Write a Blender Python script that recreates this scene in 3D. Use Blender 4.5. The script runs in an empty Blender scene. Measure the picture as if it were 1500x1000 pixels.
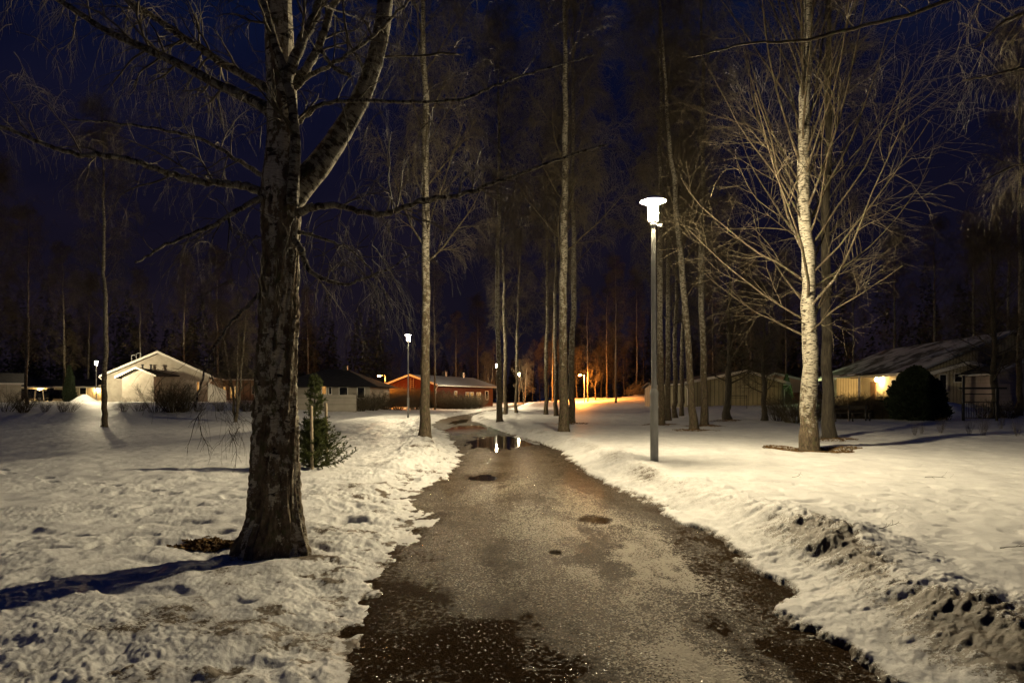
import bpy, math, numpy as np
R = math.radians
F, H0, HY = 1000.0, 1.35, 583.0
COL = bpy.context.scene.collection

# ------------------------------------------------------------------ noise
def _hash(ix, iy, seed):
    h = (ix.astype(np.int64)*374761393 + iy.astype(np.int64)*668265263 + seed*974634777) & 0xFFFFFFFF
    h = ((h ^ (h >> 13))*1274126177) & 0xFFFFFFFF
    h = (h ^ (h >> 16)) & 0xFFFFFFFF
    return h.astype(np.float64)*(2*math.pi/4294967296.0)
def perlin(x, y, seed=0):
    x = np.asarray(x, float); y = np.asarray(y, float)
    x0 = np.floor(x); y0 = np.floor(y); fx = x-x0; fy = y-y0
    u = fx*fx*fx*(fx*(fx*6-15)+10); v = fy*fy*fy*(fy*(fy*6-15)+10)
    def g(dx, dy):
        a = _hash(x0+dx, y0+dy, seed)
        return np.cos(a)*(fx-dx)+np.sin(a)*(fy-dy)
    return ((g(0,0)*(1-u)+g(1,0)*u)*(1-v)+(g(0,1)*(1-u)+g(1,1)*u)*v)*1.5
def fbm(x, y, seed=0, oct=4, gain=.5):
    s = 0; a = 1; f = 1
    for i in range(oct):
        s = s+a*perlin(x*f, y*f, seed+i*17); a *= gain; f *= 2.03
    return s
def billow(x, y, seed=0, oct=3):
    s = 0; a = 1; f = 1
    for i in range(oct):
        s = s+a*(np.abs(perlin(x*f, y*f, seed+i*13))*2-.5); a *= .5; f *= 2.1
    return s
def sm(e0, e1, x):
    t = np.clip((x-e0)/(e1-e0), 0, 1); return t*t*(3-2*t)

# ------------------------------------------------------------------ mesh helpers
def np_mesh(name, V, quads=None, tris=None, mat=None, parent=None, smooth=True, attrs=None, loc=None):
    V = np.ascontiguousarray(V, dtype=np.float32)
    me = bpy.data.meshes.new(name)
    nq = 0 if quads is None else len(quads); nt = 0 if tris is None else len(tris)
    me.vertices.add(len(V)); me.vertices.foreach_set('co', V.ravel())
    li = []
    if nq: li.append(np.asarray(quads, np.int32).ravel())
    if nt: li.append(np.asarray(tris, np.int32).ravel())
    li = np.concatenate(li)
    me.loops.add(len(li)); me.loops.foreach_set('vertex_index', li)
    me.polygons.add(nq+nt)
    ls = np.concatenate([np.arange(nq)*4, nq*4+np.arange(nt)*3]).astype(np.int32)
    me.polygons.foreach_set('loop_start', ls)
    me.update(calc_edges=True)
    if smooth: me.polygons.foreach_set('use_smooth', np.ones(nq+nt, bool))
    for k, a in (attrs or {}).items():
        a = np.asarray(a, np.float32)
        if a.ndim == 2:
            at = me.attributes.new(k, 'FLOAT_VECTOR', 'POINT'); at.data.foreach_set('vector', a.ravel())
        else:
            at = me.attributes.new(k, 'FLOAT', 'POINT'); at.data.foreach_set('value', a)
    me.validate()
    o = bpy.data.objects.new(name, me); COL.objects.link(o)
    if mat: me.materials.append(mat)
    if parent: o.parent = parent
    if loc is not None: o.location = loc
    return o

class MB:
    def __init__(s): s.v = []; s.f = []; s.n = 0
    def add(s, V, Fc):
        s.v += [tuple(p) for p in V]; s.f += [tuple(i+s.n for i in f) for f in Fc]; s.n += len(V); return s
    def box(s, x0, x1, y0, y1, z0, z1):
        return s.add([(x0,y0,z0),(x1,y0,z0),(x1,y1,z0),(x0,y1,z0),(x0,y0,z1),(x1,y0,z1),(x1,y1,z1),(x0,y1,z1)],
                     [(0,3,2,1),(4,5,6,7),(0,1,5,4),(1,2,6,5),(2,3,7,6),(3,0,4,7)])
    def bar(s, a, b, r, k=6, r2=None):
        a = np.array(a, float); b = np.array(b, float); t = b-a; t /= np.linalg.norm(t)
        ref = np.array((0,0,1.)) if abs(t[2]) < .9 else np.array((1.,0,0))
        u = np.cross(t, ref); u /= np.linalg.norm(u); w = np.cross(t, u); r2 = r if r2 is None else r2
        V = [a+r*(math.cos(2*math.pi*i/k)*u+math.sin(2*math.pi*i/k)*w) for i in range(k)]
        V += [b+r2*(math.cos(2*math.pi*i/k)*u+math.sin(2*math.pi*i/k)*w) for i in range(k)]
        Fc = [(i, (i+1) % k, k+(i+1) % k, k+i) for i in range(k)]+[tuple(range(k))[::-1], tuple(range(k, 2*k))]
        return s.add(V, Fc)
    def prism(s, poly, y0, y1):     # poly in (x,z), extruded along y
        n = len(poly)
        V = [(x, y0, z) for x, z in poly]+[(x, y1, z) for x, z in poly]
        return s.add(V, [(i, (i+1) % n, n+(i+1) % n, n+i) for i in range(n)]+[tuple(range(n))[::-1], tuple(range(n, 2*n))])
    def prismx(s, poly, x0, x1):    # poly in (y,z), extruded along x
        n = len(poly)
        V = [(x0, y, z) for y, z in poly]+[(x1, y, z) for y, z in poly]
        return s.add(V, [(i, (i+1) % n, n+(i+1) % n, n+i) for i in range(n)]+[tuple(range(n))[::-1], tuple(range(n, 2*n))])
    def lathe(s, prof, k=24, c=(0,0)):
        V = []
        for r, z in prof:
            for i in range(k): V.append((c[0]+r*math.cos(2*math.pi*i/k), c[1]+r*math.sin(2*math.pi*i/k), z))
        Fc = []
        for j in range(len(prof)-1):
            for i in range(k): Fc.append((j*k+i, j*k+(i+1) % k, (j+1)*k+(i+1) % k, (j+1)*k+i))
        Fc += [tuple(range(k))[::-1], tuple(range((len(prof)-1)*k, len(prof)*k))]
        return s.add(V, Fc)
    def build(s, name, mat, parent=None, smooth=False, bevel=0):
        me = bpy.data.meshes.new(name); me.from_pydata(s.v, [], s.f); me.update()
        import bmesh
        bm = bmesh.new(); bm.from_mesh(me); bmesh.ops.recalc_face_normals(bm, faces=bm.faces)
        if bevel: bmesh.ops.bevel(bm, geom=list(bm.edges), offset=bevel, segments=2, affect='EDGES', clamp_overlap=True)
        bm.to_mesh(me); bm.free()
        if smooth:
            for p in me.polygons: p.use_smooth = True
            me.set_sharp_from_angle(angle=R(40))
        me.materials.append(mat)
        o = bpy.data.objects.new(name, me); COL.objects.link(o)
        if parent: o.parent = parent
        return o

def empty(name, loc, label, cat, group=None, rz=0, kind=None):
    o = bpy.data.objects.new(name, None); COL.objects.link(o); o.location = [float(c) for c in loc]; o.rotation_euler = (0,0,rz)
    o.empty_display_size = .2
    return tag(o, label, cat, group, kind)
def tag(o, label=None, cat=None, group=None, kind=None):
    if label: o['label'] = label
    if cat: o['category'] = cat
    if group: o['group'] = group
    if kind: o['kind'] = kind
    return o

# ------------------------------------------------------------------ materials
def mat(name):
    m = bpy.data.materials.new(name); m.use_nodes = True
    nt = m.node_tree; nt.nodes.clear()
    out = nt.nodes.new('ShaderNodeOutputMaterial'); b = nt.nodes.new('ShaderNodeBsdfPrincipled')
    nt.links.new(b.outputs[0], out.inputs[0])
    return m, nt, b
def N(nt, t, **kw):
    n = nt.nodes.new('ShaderNode'+t)
    for k, v in kw.items():
        if k.startswith('i_'): n.inputs[k[2:].replace('_', ' ')].default_value = v
        else: setattr(n, k, v)
    return n
def L(nt, a, b): nt.links.new(a, b)
def ramp(nt, src, stops, interp='LINEAR'):
    n = N(nt, 'ValToRGB'); r = n.color_ramp; r.interpolation = interp
    while len(r.elements) < len(stops): r.elements.new(.5)
    for e, (p, c) in zip(r.elements, stops):
        e.position = p; e.color = (c, c, c, 1) if not hasattr(c, '__len__') else (*c, 1)
    L(nt, src, n.inputs[0]); return n.outputs[0]
def mix(nt, fac, a, b, typ='MIX'):
    n = N(nt, 'Mix', data_type='RGBA', blend_type=typ)
    for s, k in ((fac, 0), (a, 6), (b, 7)):
        if hasattr(s, 'is_output'): L(nt, s, n.inputs[k])
        elif hasattr(s, '__len__'): n.inputs[k].default_value = (*s, 1)
        else: n.inputs[k].default_value = s
    return n.outputs[2]
def mth(nt, op, a, b=0.0, clamp=False):
    n = N(nt, 'Math', operation=op); n.use_clamp = clamp
    for s, k in ((a, 0), (b, 1)):
        if hasattr(s, 'is_output'): L(nt, s, n.inputs[k])
        else: n.inputs[k].default_value = s
    return n.outputs[0]
def mapping(nt, src, scale):
    n = N(nt, 'Mapping'); n.inputs['Scale'].default_value = scale; L(nt, src, n.inputs['Vector']); return n.outputs[0]
def noise(nt, vec, scale, detail=4, rough=.55):
    n = N(nt, 'TexNoise'); n.inputs['Scale'].default_value = scale; n.inputs['Detail'].default_value = detail; n.inputs['Roughness'].default_value = rough
    if vec is not None: L(nt, vec, n.inputs['Vector'])
    return n.outputs['Fac']
def bump(nt, h, b, dist, strength=1.0, prev=None):
    n = N(nt, 'Bump'); n.inputs['Strength'].default_value = strength; n.inputs['Distance'].default_value = dist
    L(nt, h, n.inputs['Height'])
    if prev is not None: L(nt, prev, n.inputs['Normal'])
    if b is not None: L(nt, n.outputs[0], b.inputs['Normal'])
    return n.outputs[0]
def simple(name, c, rough=.8, metal=0, var=.25, vs=3.0, bmp=0, bs=40, spec=.3):
    m, nt, b = mat(name); tc = N(nt, 'TexCoord').outputs['Object']
    n = noise(nt, tc, vs)
    col = ramp(nt, n, [(.3, tuple(x*(1-var) for x in c)), (.7, tuple(min(1, x*(1+var)) for x in c))])
    L(nt, col, b.inputs['Base Color']); b.inputs['Roughness'].default_value = rough; b.inputs['Metallic'].default_value = metal
    b.inputs['Specular IOR Level'].default_value = spec
    if bmp: bump(nt, noise(nt, tc, bs, 3), b, bmp)
    return m
def emis(name, c, s):
    m = bpy.data.materials.new(name); m.use_nodes = True; nt = m.node_tree; nt.nodes.clear()
    out = nt.nodes.new('ShaderNodeOutputMaterial'); e = nt.nodes.new('ShaderNodeEmission')
    e.inputs[0].default_value = (*c, 1); e.inputs[1].default_value = s; L(nt, e.outputs[0], out.inputs[0]); return m
M = {}
def mk_mats():
    # snow: clean grainy snow, dirt from the 'dirt' attribute, glittering crystals
    m, nt, b = mat('snow'); tc = N(nt, 'TexCoord').outputs['Object']
    dirt = N(nt, 'Attribute', attribute_name='dirt').outputs['Fac']
    dn = noise(nt, tc, 9, 8, .7); dn2 = noise(nt, tc, 70, 3, .6)
    k = mth(nt, 'ADD', mth(nt, 'MULTIPLY', dn, .70), mth(nt, 'MULTIPLY', dn2, .60))
    k = mth(nt, 'ADD', k, dirt)
    f = ramp(nt, k, [(.74, 0), (.98, .45), (1.2, 1)])
    clean = ramp(nt, noise(nt, tc, 2.5, 6, .65), [(.3, (.64,.64,.65)), (.7, (.84,.84,.83))])
    c = mix(nt, f, clean, (.11,.08,.05)); L(nt, c, b.inputs['Base Color'])
    b.inputs['Roughness'].default_value = .55; b.inputs['Specular IOR Level'].default_value = .35
    b.inputs['Subsurface Weight'].default_value = .35; b.inputs['Subsurface Radius'].default_value = (1,1,1); b.inputs['Subsurface Scale'].default_value = .04
    n1 = bump(nt, noise(nt, tc, 24, 6, .75), None, .012, .6)
    bump(nt, noise(nt, tc, 130, 3, .7), b, .0055, .8, n1)
    M['snow'] = m
    # wet gravel; pale cells are refrozen patches plus glints painted into the colour
    m, nt, b = mat('wet_gravel'); tc = N(nt, 'TexCoord').outputs['Object']
    wet = N(nt, 'Attribute', attribute_name='wet').outputs['Fac']
    ice = N(nt, 'Attribute', attribute_name='ice').outputs['Fac']
    v = N(nt, 'TexVoronoi'); v.inputs['Scale'].default_value = 110; L(nt, tc, v.inputs['Vector'])
    v2 = N(nt, 'TexVoronoi'); v2.inputs['Scale'].default_value = 45; L(nt, tc, v2.inputs['Vector'])
    sep = N(nt, 'SeparateColor'); L(nt, v.outputs['Color'], sep.inputs[0])
    stone = ramp(nt, sep.outputs[0], [(0, (.02,.013,.008)), (.5, (.070,.046,.026)), (.85, (.16,.115,.07)), (1, (.34,.28,.20))])
    mac = ramp(nt, noise(nt, tc, 3.2, 6, .7), [(.3, (.55,.5,.45)), (.7, (1,1,1))])
    stone = mix(nt, 1.0, stone, mac, 'MULTIPLY')
    stone = mix(nt, mth(nt, 'MULTIPLY', wet, .9), stone, (.030,.018,.009))
    v3 = N(nt, 'TexVoronoi'); v3.inputs['Scale'].default_value = 95; L(nt, tc, v3.inputs['Vector'])
    sep3 = N(nt, 'SeparateColor'); L(nt, v3.outputs['Color'], sep3.inputs[0])
    ice_glint_n = mth(nt, 'ADD', mth(nt, 'MULTIPLY', sep3.outputs[1], .55), mth(nt, 'MULTIPLY', ice, .34))
    ice_glint_n = mth(nt, 'ADD', ice_glint_n, mth(nt, 'MULTIPLY', noise(nt, tc, 11, 7, .8), .24))
    ice_glint_n = mth(nt, 'SUBTRACT', ice_glint_n, mth(nt, 'MULTIPLY', wet, .35))
    ice_glint_f = ramp(nt, ice_glint_n, [(.61, 0), (.69, 1)])
    c = mix(nt, ice_glint_f, stone, (.46,.41,.33)); L(nt, c, b.inputs['Base Color'])  # pale frozen cells, brightened so their colour also stands in for lamp glints
    glint = ramp(nt, sep3.outputs[2], [(.86, .78), (.90, .20)])
    wr = ramp(nt, wet, [(.25, 1), (.75, 0)])
    L(nt, glint, b.inputs['Roughness'])
    gm = ramp(nt, sep3.outputs[2], [(.93, 0), (.95, .5)])
    sl = mix(nt, wr, gm, (.24,.24,.24)); L(nt, sl, b.inputs['Specular IOR Level'])
    hh = mth(nt, 'ADD', mth(nt, 'MULTIPLY', v.outputs['Distance'], -.6), mth(nt, 'MULTIPLY', v2.outputs['Distance'], -.8))
    hh = mth(nt, 'ADD', hh, mth(nt, 'MULTIPLY', noise(nt, tc, 240, 2, .6), .4))
    hh = mth(nt, 'MULTIPLY', hh, mth(nt, 'ADD', mth(nt, 'MULTIPLY', wr, .3), .7))
    bump(nt, hh, b, .010, .9)
    M['gravel'] = m
    m, nt, b = mat('puddle'); tc = N(nt, 'TexCoord').outputs['Object']
    b.inputs['Base Color'].default_value = (.018,.012,.007,1); b.inputs['Roughness'].default_value = .03; b.inputs['IOR'].default_value = 1.33
    b.inputs['Specular IOR Level'].default_value = .5
    bump(nt, noise(nt, tc, 12, 2), b, .0012, .35)
    M['puddle'] = m
    # birch bark
    def birch(name, base_dark, lich, wc=1.0, bm=(5,5,26), bt=(.42,.49), pm=(5,5,3.6), pw=(.60,.68)):
        m, nt, b = mat(name)
        at = N(nt, 'Attribute', attribute_name='bark').outputs['Vector']
        dk = N(nt, 'Attribute', attribute_name='dark').outputs['Fac']
        band = noise(nt, mapping(nt, at, bm), 1.6, 4, .6)
        patch = noise(nt, mapping(nt, at, pm), 2.0, 6, .72)
        fine = noise(nt, mapping(nt, at, (20,20,120)), 1, 3, .6)
        white = ramp(nt, fine, [(.3, (.20*wc,.18*wc,.14*wc)), (.6, (.40*wc,.37*wc,.30*wc))])
        lent = ramp(nt, band, [(bt[0], 1), (bt[1], 0)])
        c = mix(nt, lent, white, (.035,.028,.02))
        pf = mth(nt, 'ADD', patch, mth(nt, 'MULTIPLY', dk, .62))
        pf = mth(nt, 'ADD', pf, mth(nt, 'MULTIPLY', band, -.12))
        pf = ramp(nt, pf, [(pw[0], 0), (pw[1], 1)])
        fis = noise(nt, mapping(nt, at, (15,15,6)), 1.5, 6, .75)
        roughc = ramp(nt, fis, [(.35, (.03*wc,.022*wc,.015*wc)), (.55, (.12*wc,.09*wc,.06*wc)), (.75, (.24*wc,.20*wc,.14*wc))])
        roughc = mix(nt, ramp(nt, noise(nt, mapping(nt, at, (7,7,5)), 2, 4, .7), [(.52, 0), (.66, lich)]), roughc, (.09,.11,.045))
        c = mix(nt, pf, c, roughc); L(nt, c, b.inputs['Base Color'])
        b.inputs['Roughness'].default_value = .8; b.inputs['Specular IOR Level'].default_value = .2
        h = mth(nt, 'ADD', mth(nt, 'MULTIPLY', fis, 1.0), mth(nt, 'MULTIPLY', band, .3))
        bump(nt, h, b, .02, .8)
        return m
    M['birch'] = birch('birch_bark', 0, .5)
    M['old_birch'] = birch('old_birch_bark', 0, .6, wc=1.5, bm=(3.5,3.5,10), bt=(.37,.43), pm=(7,7,4.5), pw=(.56,.61))
    M['twig'] = simple('twig_bark', (.082,.066,.040), .7, var=.4, vs=1.2)
    M['limb'] = birch('birch_limb_bark', 0, .6, wc=.72, bm=(5,5,14), pm=(8,8,7))
    m, nt, b = mat('dark_bark'); at = N(nt, 'Attribute', attribute_name='bark').outputs['Vector']
    fis = noise(nt, mapping(nt, at, (16,16,3)), 1.5, 5, .7)
    L(nt, ramp(nt, fis, [(.3, (.014,.011,.008)), (.7, (.075,.062,.042))]), b.inputs['Base Color']); b.inputs['Roughness'].default_value = .9
    bump(nt, fis, b, .02, .8); M['darkbark'] = m
    M['needle'] = simple('needles', (.065,.082,.016), .6, var=.6, vs=9)
    M['thuja'] = simple('thuja_foliage', (.018,.028,.012), .8, var=.5, vs=4)
    M['forest'] = simple('forest', (.032,.034,.024), .9, var=.5, vs=.4)
    M['litter'] = simple('leaf_litter', (.17,.10,.035), .9, var=.7, vs=30, bmp=.02, bs=60)
    M['old_wood'] = simple('old_wood', (.06,.05,.038), .8, var=.3, vs=14)
    M['stake'] = simple('stake_wood', (.33,.27,.19), .8, var=.2, vs=14)
    m, nt, b = mat('galvanised'); tc = N(nt, 'TexCoord').outputs['Object']
    L(nt, ramp(nt, noise(nt, mapping(nt, tc, (9,9,2)), 2, 5), [(.3, (.34,.345,.33)), (.7, (.52,.525,.5))]), b.inputs['Base Color'])
    b.inputs['Metallic'].default_value = .0; b.inputs['Roughness'].default_value = .5; M['galv'] = m
    M['hat'] = simple('lamp_hat', (.55,.55,.52), .5, var=.05)
    M['dark_metal'] = simple('dark_metal', (.03,.03,.032), .5, .3, var=.1)
    def wall(name, c, boards=0, bands=0, brick=False, dirty=.25):
        m, nt, b = mat(name); tc = N(nt, 'TexCoord').outputs['Object']
        base = ramp(nt, noise(nt, tc, 1.3, 6, .65), [(.3, tuple(x*(1-dirty) for x in c)), (.7, c)])
        h = None
        if boards or bands:
            s = N(nt, 'SeparateXYZ'); L(nt, tc, s.inputs[0])
            co = mth(nt, 'ADD', s.outputs[0], s.outputs[1]) if boards else s.outputs[2]
            t = mth(nt, 'FRACT', mth(nt, 'MULTIPLY', co, boards or bands))
            g = ramp(nt, t, [(0, 0), (.06, 0), (.14, 1), (.90, 1), (.97, 0)])
            dk = .45 if boards else .82
            base = mix(nt, g, mix(nt, 1.0, base, (dk,dk,dk), 'MULTIPLY'), base); h = g if boards else None
        if brick:
            bt = N(nt, 'TexBrick'); bt.inputs['Scale'].default_value = 6
            L(nt, mapping(nt, tc, (1,1,1)), bt.inputs['Vector'])
            bt.inputs['Color1'].default_value = (*c, 1); bt.inputs['Color2'].default_value = (*[x*.7 for x in c], 1); bt.inputs['Mortar'].default_value = (*[min(1,x*1.3) for x in c], 1)
            base = mix(nt, .6, base, bt.outputs['Color'])
        L(nt, base, b.inputs['Base Color']); b.inputs['Roughness'].default_value = .85; b.inputs['Specular IOR Level'].default_value = .2
        if h is not None: bump(nt, h, b, .03, .8)
        return m
    M['white_wall'] = wall('white_render', (.47,.43,.36), dirty=.35)
    M['cream_boards'] = wall('cream_boards', (.58,.52,.38), boards=5.0)
    M['green_boards'] = wall('green_boards', (.40,.37,.25), boards=2.6)
    M['grey_wall'] = wall('grey_wall', (.38,.35,.30), bands=1.8)
    M['red_wall'] = wall('red_boards', (.11,.026,.015), boards=5)
    M['pink_brick'] = wall('pink_brick', (.52,.33,.26), brick=True)
    M['brown_wall'] = wall('brown_boards', (.22,.14,.08), boards=6)
    M['tan_wall'] = wall('tan_wall', (.42,.30,.2), boards=1.0)
    M['white_brick'] = wall('white_brick', (.62,.60,.55), bands=5.5)
    M['pale_brick'] = wall('pale_brick', (.40,.33,.30), bands=4.5)
    M['trim'] = simple('white_trim', (.7,.68,.62), .6, var=.08)
    M['roof'] = simple('dark_roof', (.035,.033,.032), .85, var=.3, vs=2)
    def snowroof(name, lo, hi, sc=(.34,.35,.38)):
        m, nt, b = mat(name); tc = N(nt, 'TexCoord').outputs['Object']
        f = ramp(nt, noise(nt, tc, .55, 7, .65), [(lo, 0), (hi, 1)])
        L(nt, mix(nt, f, (.035,.033,.032), sc), b.inputs['Base Color']); b.inputs['Roughness'].default_value = .8
        bump(nt, f, b, .06); return m
    M['snow_roof'] = snowroof('patchy_snow_roof', .44, .52)
    M['full_snow_roof'] = snowroof('snow_covered_roof', .26, .36, (.14,.15,.18))
    M['lamp_glass'] = emis('lamp_glass', (1.0,.82,.51), 4900)

    M['orange_glass'] = emis('orange_lamp_glass', (1.0,.30,.035), 7000)
    M['orange_bright'] = emis('orange_lamp_glass_bright', (1.0,.30,.035), 42000)
    M['porch_glass'] = emis('porch_lamp_glass', (1.0,.62,.22), 700)
    M['green_glass'] = emis('yard_lamp_glass', (.82,1.0,.42), 500)
    m, nt, b = mat('lit_window'); tc = N(nt, 'TexCoord').outputs['Object']
    c = ramp(nt, noise(nt, mapping(nt, tc, (3,3,.6)), 1.6, 3), [(.35, (.35,.12,.02)), (.6, (1.0,.55,.16)), (.75, (1.0,.72,.32))])
    b.inputs['Base Color'].default_value = (.05,.03,.02,1); L(nt, c, b.inputs['Emission Color']); b.inputs['Emission Strength'].default_value = .75
    b.inputs['Roughness'].default_value = .1; M['lit'] = m
    m, nt, b = mat('dark_window'); b.inputs['Base Color'].default_value = (.012,.013,.016,1); b.inputs['Roughness'].default_value = .08; M['glass'] = m
    M['car_dark'] = simple('dark_car_paint', (.02,.022,.026), .25, .3, var=.05, spec=.6)
    M['tyre'] = simple('tyre', (.015,.015,.015), .8, var=.1)
    M['rim'] = simple('rim', (.35,.35,.36), .4, .8, var=.05)
    m = simple('tail_light', (.35,.015,.012), .25, var=.05); M['tail'] = m
mk_mats()

# ------------------------------------------------------------------ path and terrain
LY = np.array([0,3.3,3.6,4.5,5.4,6.4,8.0,8.7,9.6,11.3,14.5,17.5,21,25.5,33,41,46,55,64,71,79,95,115,140.])
LX = np.array([-.75,-.78,-.80,-.96,-.90,-.95,-.93,-1.34,-1.28,-1.15,-1.07,-1.3,-1.8,-2.4,-3.9,-4.5,-4.75,-4.6,-4.0,-3.5,-2.8,-1.0,1.5,5])
RY = np.array([0,3.3,3.7,4.3,4.9,5.9,7.3,8.6,10.2,11.9,14,17.5,20.8,26.5,36.5,41,50,60,71,79,95,115,140.])
RX = np.array([1.8,1.80,1.78,1.70,1.90,1.95,1.84,1.76,1.52,1.34,1.3,1.22,.79,-.27,-1.6,-2.4,-2.95,-2.6,-1.85,-1.0,.8,3.4,7])
def edges(y):
    return np.interp(y, LY, LX), np.interp(y, RY, RX)
BUMPS = [(-47.0,75,.85,1.0,1.2),(25.6,41,.85,1.3,2.0),(28.5,43,.6,2.0,2.0),(30,38.0,.35,3.5,2.2),(-.6,52,.35,2.0,4.0),(23,112,1.0,5,4),(12,118,.6,7,4),(5,100,.45,4,6),(-13,100,.5,6,8)]
def gz(x, y):
    side = sm(9.0, 13.5, -x)*sm(6, 11, y)*(1-sm(48, 62, y))
    z = -.66*side
    z += .75*sm(45, 68, y)*sm(9, 22, -x)
    z += .55*sm(28, 62, y)*sm(7, 20, x)
    z += .36*sm(85, 112, y)
    z += -.10*sm(30, 50, y)*sm(-12, -5, x)*(1-sm(-5, 4, x))
    z += .05*fbm(x*.13, y*.13, 5, 3)*sm(3, 9, np.abs(x))+.035*fbm(x*.55, y*.22, 6, 3)*sm(4, 8, np.abs(x))*sm(12, 25, y)
    for bx, by, h, sx, sy in BUMPS:
        z += h*np.exp(-((x-bx)/sx)**2-((y-by)/sy)**2)*(1+.25*perlin(x*.9, y*.9, 9))
    return z
TREE_WELLS = []
def snow(x, y, full=False):
    """returns top height of the snow sheet (and dirt)"""
    el, er = edges(y)
    near = 1-sm(14, 40, y)
    jag = .16*fbm(x*1.9, y*1.1, 31, 5, .62)+.05*perlin(x*9, y*6, 37)+.022*perlin(x*24, y*20, 38)+.012*perlin(x*55, y*48, 39)
    sl = el-x+jag; sr = x-er+jag*.8
    s = np.maximum(sl, sr)
    right = sr > sl
    depth = np.where(right, .040, .022)*sm(-.02, .08, s)+.060*sm(.03, .7, s)+.06*sm(.4, 1.8, s)
    depth = np.where(right, depth+.02*sm(.05,.3,s), depth-.015*(1-sm(.8, 2.2, s))*near)
    # ploughed bank on the right
    amp = (.095+.05*perlin(y*.55, 3.3, 41)+.03*perlin(y*1.7, 8, 42))*sm(2.2, 3.2, y)
    amp = np.clip(amp, .05, .4)+.055*np.exp(-((y-5.6)/.6)**2)+.045*np.exp(-((y-3.7)/.5)**2)+.05*np.exp(-((y-13)/2.5)**2)
    amp = amp*(1-.35*sm(18, 40, y))
    c0 = .74+.12*perlin(y*.5, 1.7, 43); w = .36+.05*perlin(y*1.2, 5.1, 44); srs = x-er+.05*perlin(x*1.2, y*1.2, 46)
    d = (srs-c0)/np.where(srs > c0, w*1.3, w)
    bank = amp*np.exp(-d*d)*np.where(right, 1, 0)
    wx_ = x+.07*perlin(x*4, y*4, 55); wy_ = y+.07*perlin(x*4, y*4, 56)
    lump = np.clip(billow(wx_*3.4, wy_*3.0, 51, 4), -.6, 1.3)
    lmask = np.exp(-.6*d*d)*np.where(right, 1, 0)*np.clip(amp/.16, .3, 1.3)
    bank = bank*(1+.10*lump)+.007*lump*lmask+.004*np.clip(billow(wx_*9, wy_*8, 57, 3), -.5, 1.3)*lmask+(.005*perlin(x*24, y*22, 58)+.003*perlin(x*55, y*50, 53))*lmask
    # low bank on the left further on
    ampl = .16*sm(9, 15, y)*(1-.3*sm(40, 60, y))+.05*perlin(y*.4, 2, 45)
    dl = (sl-1.0)/.45
    bankl = np.clip(ampl, 0, .4)*np.exp(-dl*dl)*np.where(right, 0, 1)*(1+.2*lump)
    inside = sm(-.12, .02, s)
    crust = sm(.0, .5, s)
    fine = (.012*fbm(x*2.2, y*2.0, 61, 3)+.0062*fbm(x*7, y*5.5, 62, 3, .6)*(.25+1.2*sm(-.3, .5, perlin(x*.9, y*.8, 60)))+.0035*billow(x*15, y*12, 64, 2)*(.3+1.2*sm(-.2, .5, perlin(x*.7, y*.9, 59)))+.002*perlin(x*45, y*40, 65)*(1-sm(5, 10, y)))
    smoothf = sm(3.2, 7.5, np.where(right, sr+1.6, sl+.2))     # trodden near the path, smooth further out
    fine = fine*(1-.5*smoothf)*(1+.5*(~right))
    soft = .022*fbm(x*.8, y*.5, 66, 4, .55)+.010*fbm(x*2.4, y*.9, 67, 3)
    # melt pits and old footprints
    pv = perlin(x*1.5+.3*perlin(x*3, y*3, 71), y*2.6+.25*perlin(x*4, y*4, 72), 70)
    pits = -.034*sm(.25, .75, pv)*crust*(1-.6*smoothf)
    pv2 = perlin(x*4.2, y*3.4, 73); pits += -.020*sm(.35, .7, pv2)*crust*(1-.5*smoothf)
    pits = pits*(1-np.clip(lmask, 0, 1)); h = depth+bank+bankl+(fine*(.35+.65*crust)+soft*crust)+pits
    for wx, wy, wr, wd in TREE_WELLS:
        dd = ((x-wx)**2+(y-wy)**2)/(wr*wr); h = h-wd*np.exp(-dd*dd)
    z = gz(x, y)+np.where(inside > 0, h*inside, 0)-.10*(1-inside)
    if not full: return z
    dirt = .55*np.exp(-((srs-c0+.14)/.30)**2)*right*(.4+.6*sm(-.3, .4, perlin(x*1.1, y*.8, 81)))*np.clip(1.35-y/14, .45, 1)
    dirt += .38*np.exp(-((sl-1.0)/.3)**2)*(~right)*sm(7, 12, y)*sm(0, .4, perlin(x*.8, y*.6, 82))
    dirt += .40*(1-sm(.0, .10, s))
    lf = (1-sm(3.5, 7.5, y))*(~right)*(1-sm(.9, 2.3, sl))
    dirt += lf*(.09+.30*fbm(x*1.7, y*1.7, 83, 5, .7))
    dirt += .45*sm(.2, .6, fbm(x*3.2, y*3, 85, 5, .65))*(1-sm(.2, 1.4, sl))*(~right)*near
    dirt += .1*sm(.1, .6, fbm(x*.7, y*.7, 84, 4))*(1-smoothf)
    dirt -= .12*smoothf
    dirt += .1*(bank < .01)*0
    for wx, wy, wr, wd in TREE_WELLS:
        dd = ((x-wx)**2+(y-wy)**2)/(wr*wr); dirt = dirt+.35*wd*8*np.exp(-dd*dd)
    return z, np.clip(dirt, -.2, 1)
def hit(px, py, snowtop=True):
    """where the ray through a photo pixel meets the ground: gives the standing point of a thing"""
    Y = np.exp(np.linspace(math.log(2.5), math.log(220), 6000)); x = (px-750)/F*Y; zr = H0-(py-HY)/F*Y
    z = snow(x, Y) if snowtop else gz(x, Y)
    k = np.argmax(zr <= z)
    return np.array((x[k], Y[k], z[k]))
def P(px, py, Y): return np.array([(px-750)/F*Y, Y, H0-(py-HY)/F*Y])
def ground(x, y): return float(snow(np.array([x*1.0]), np.array([y*1.0]))[0])

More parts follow.
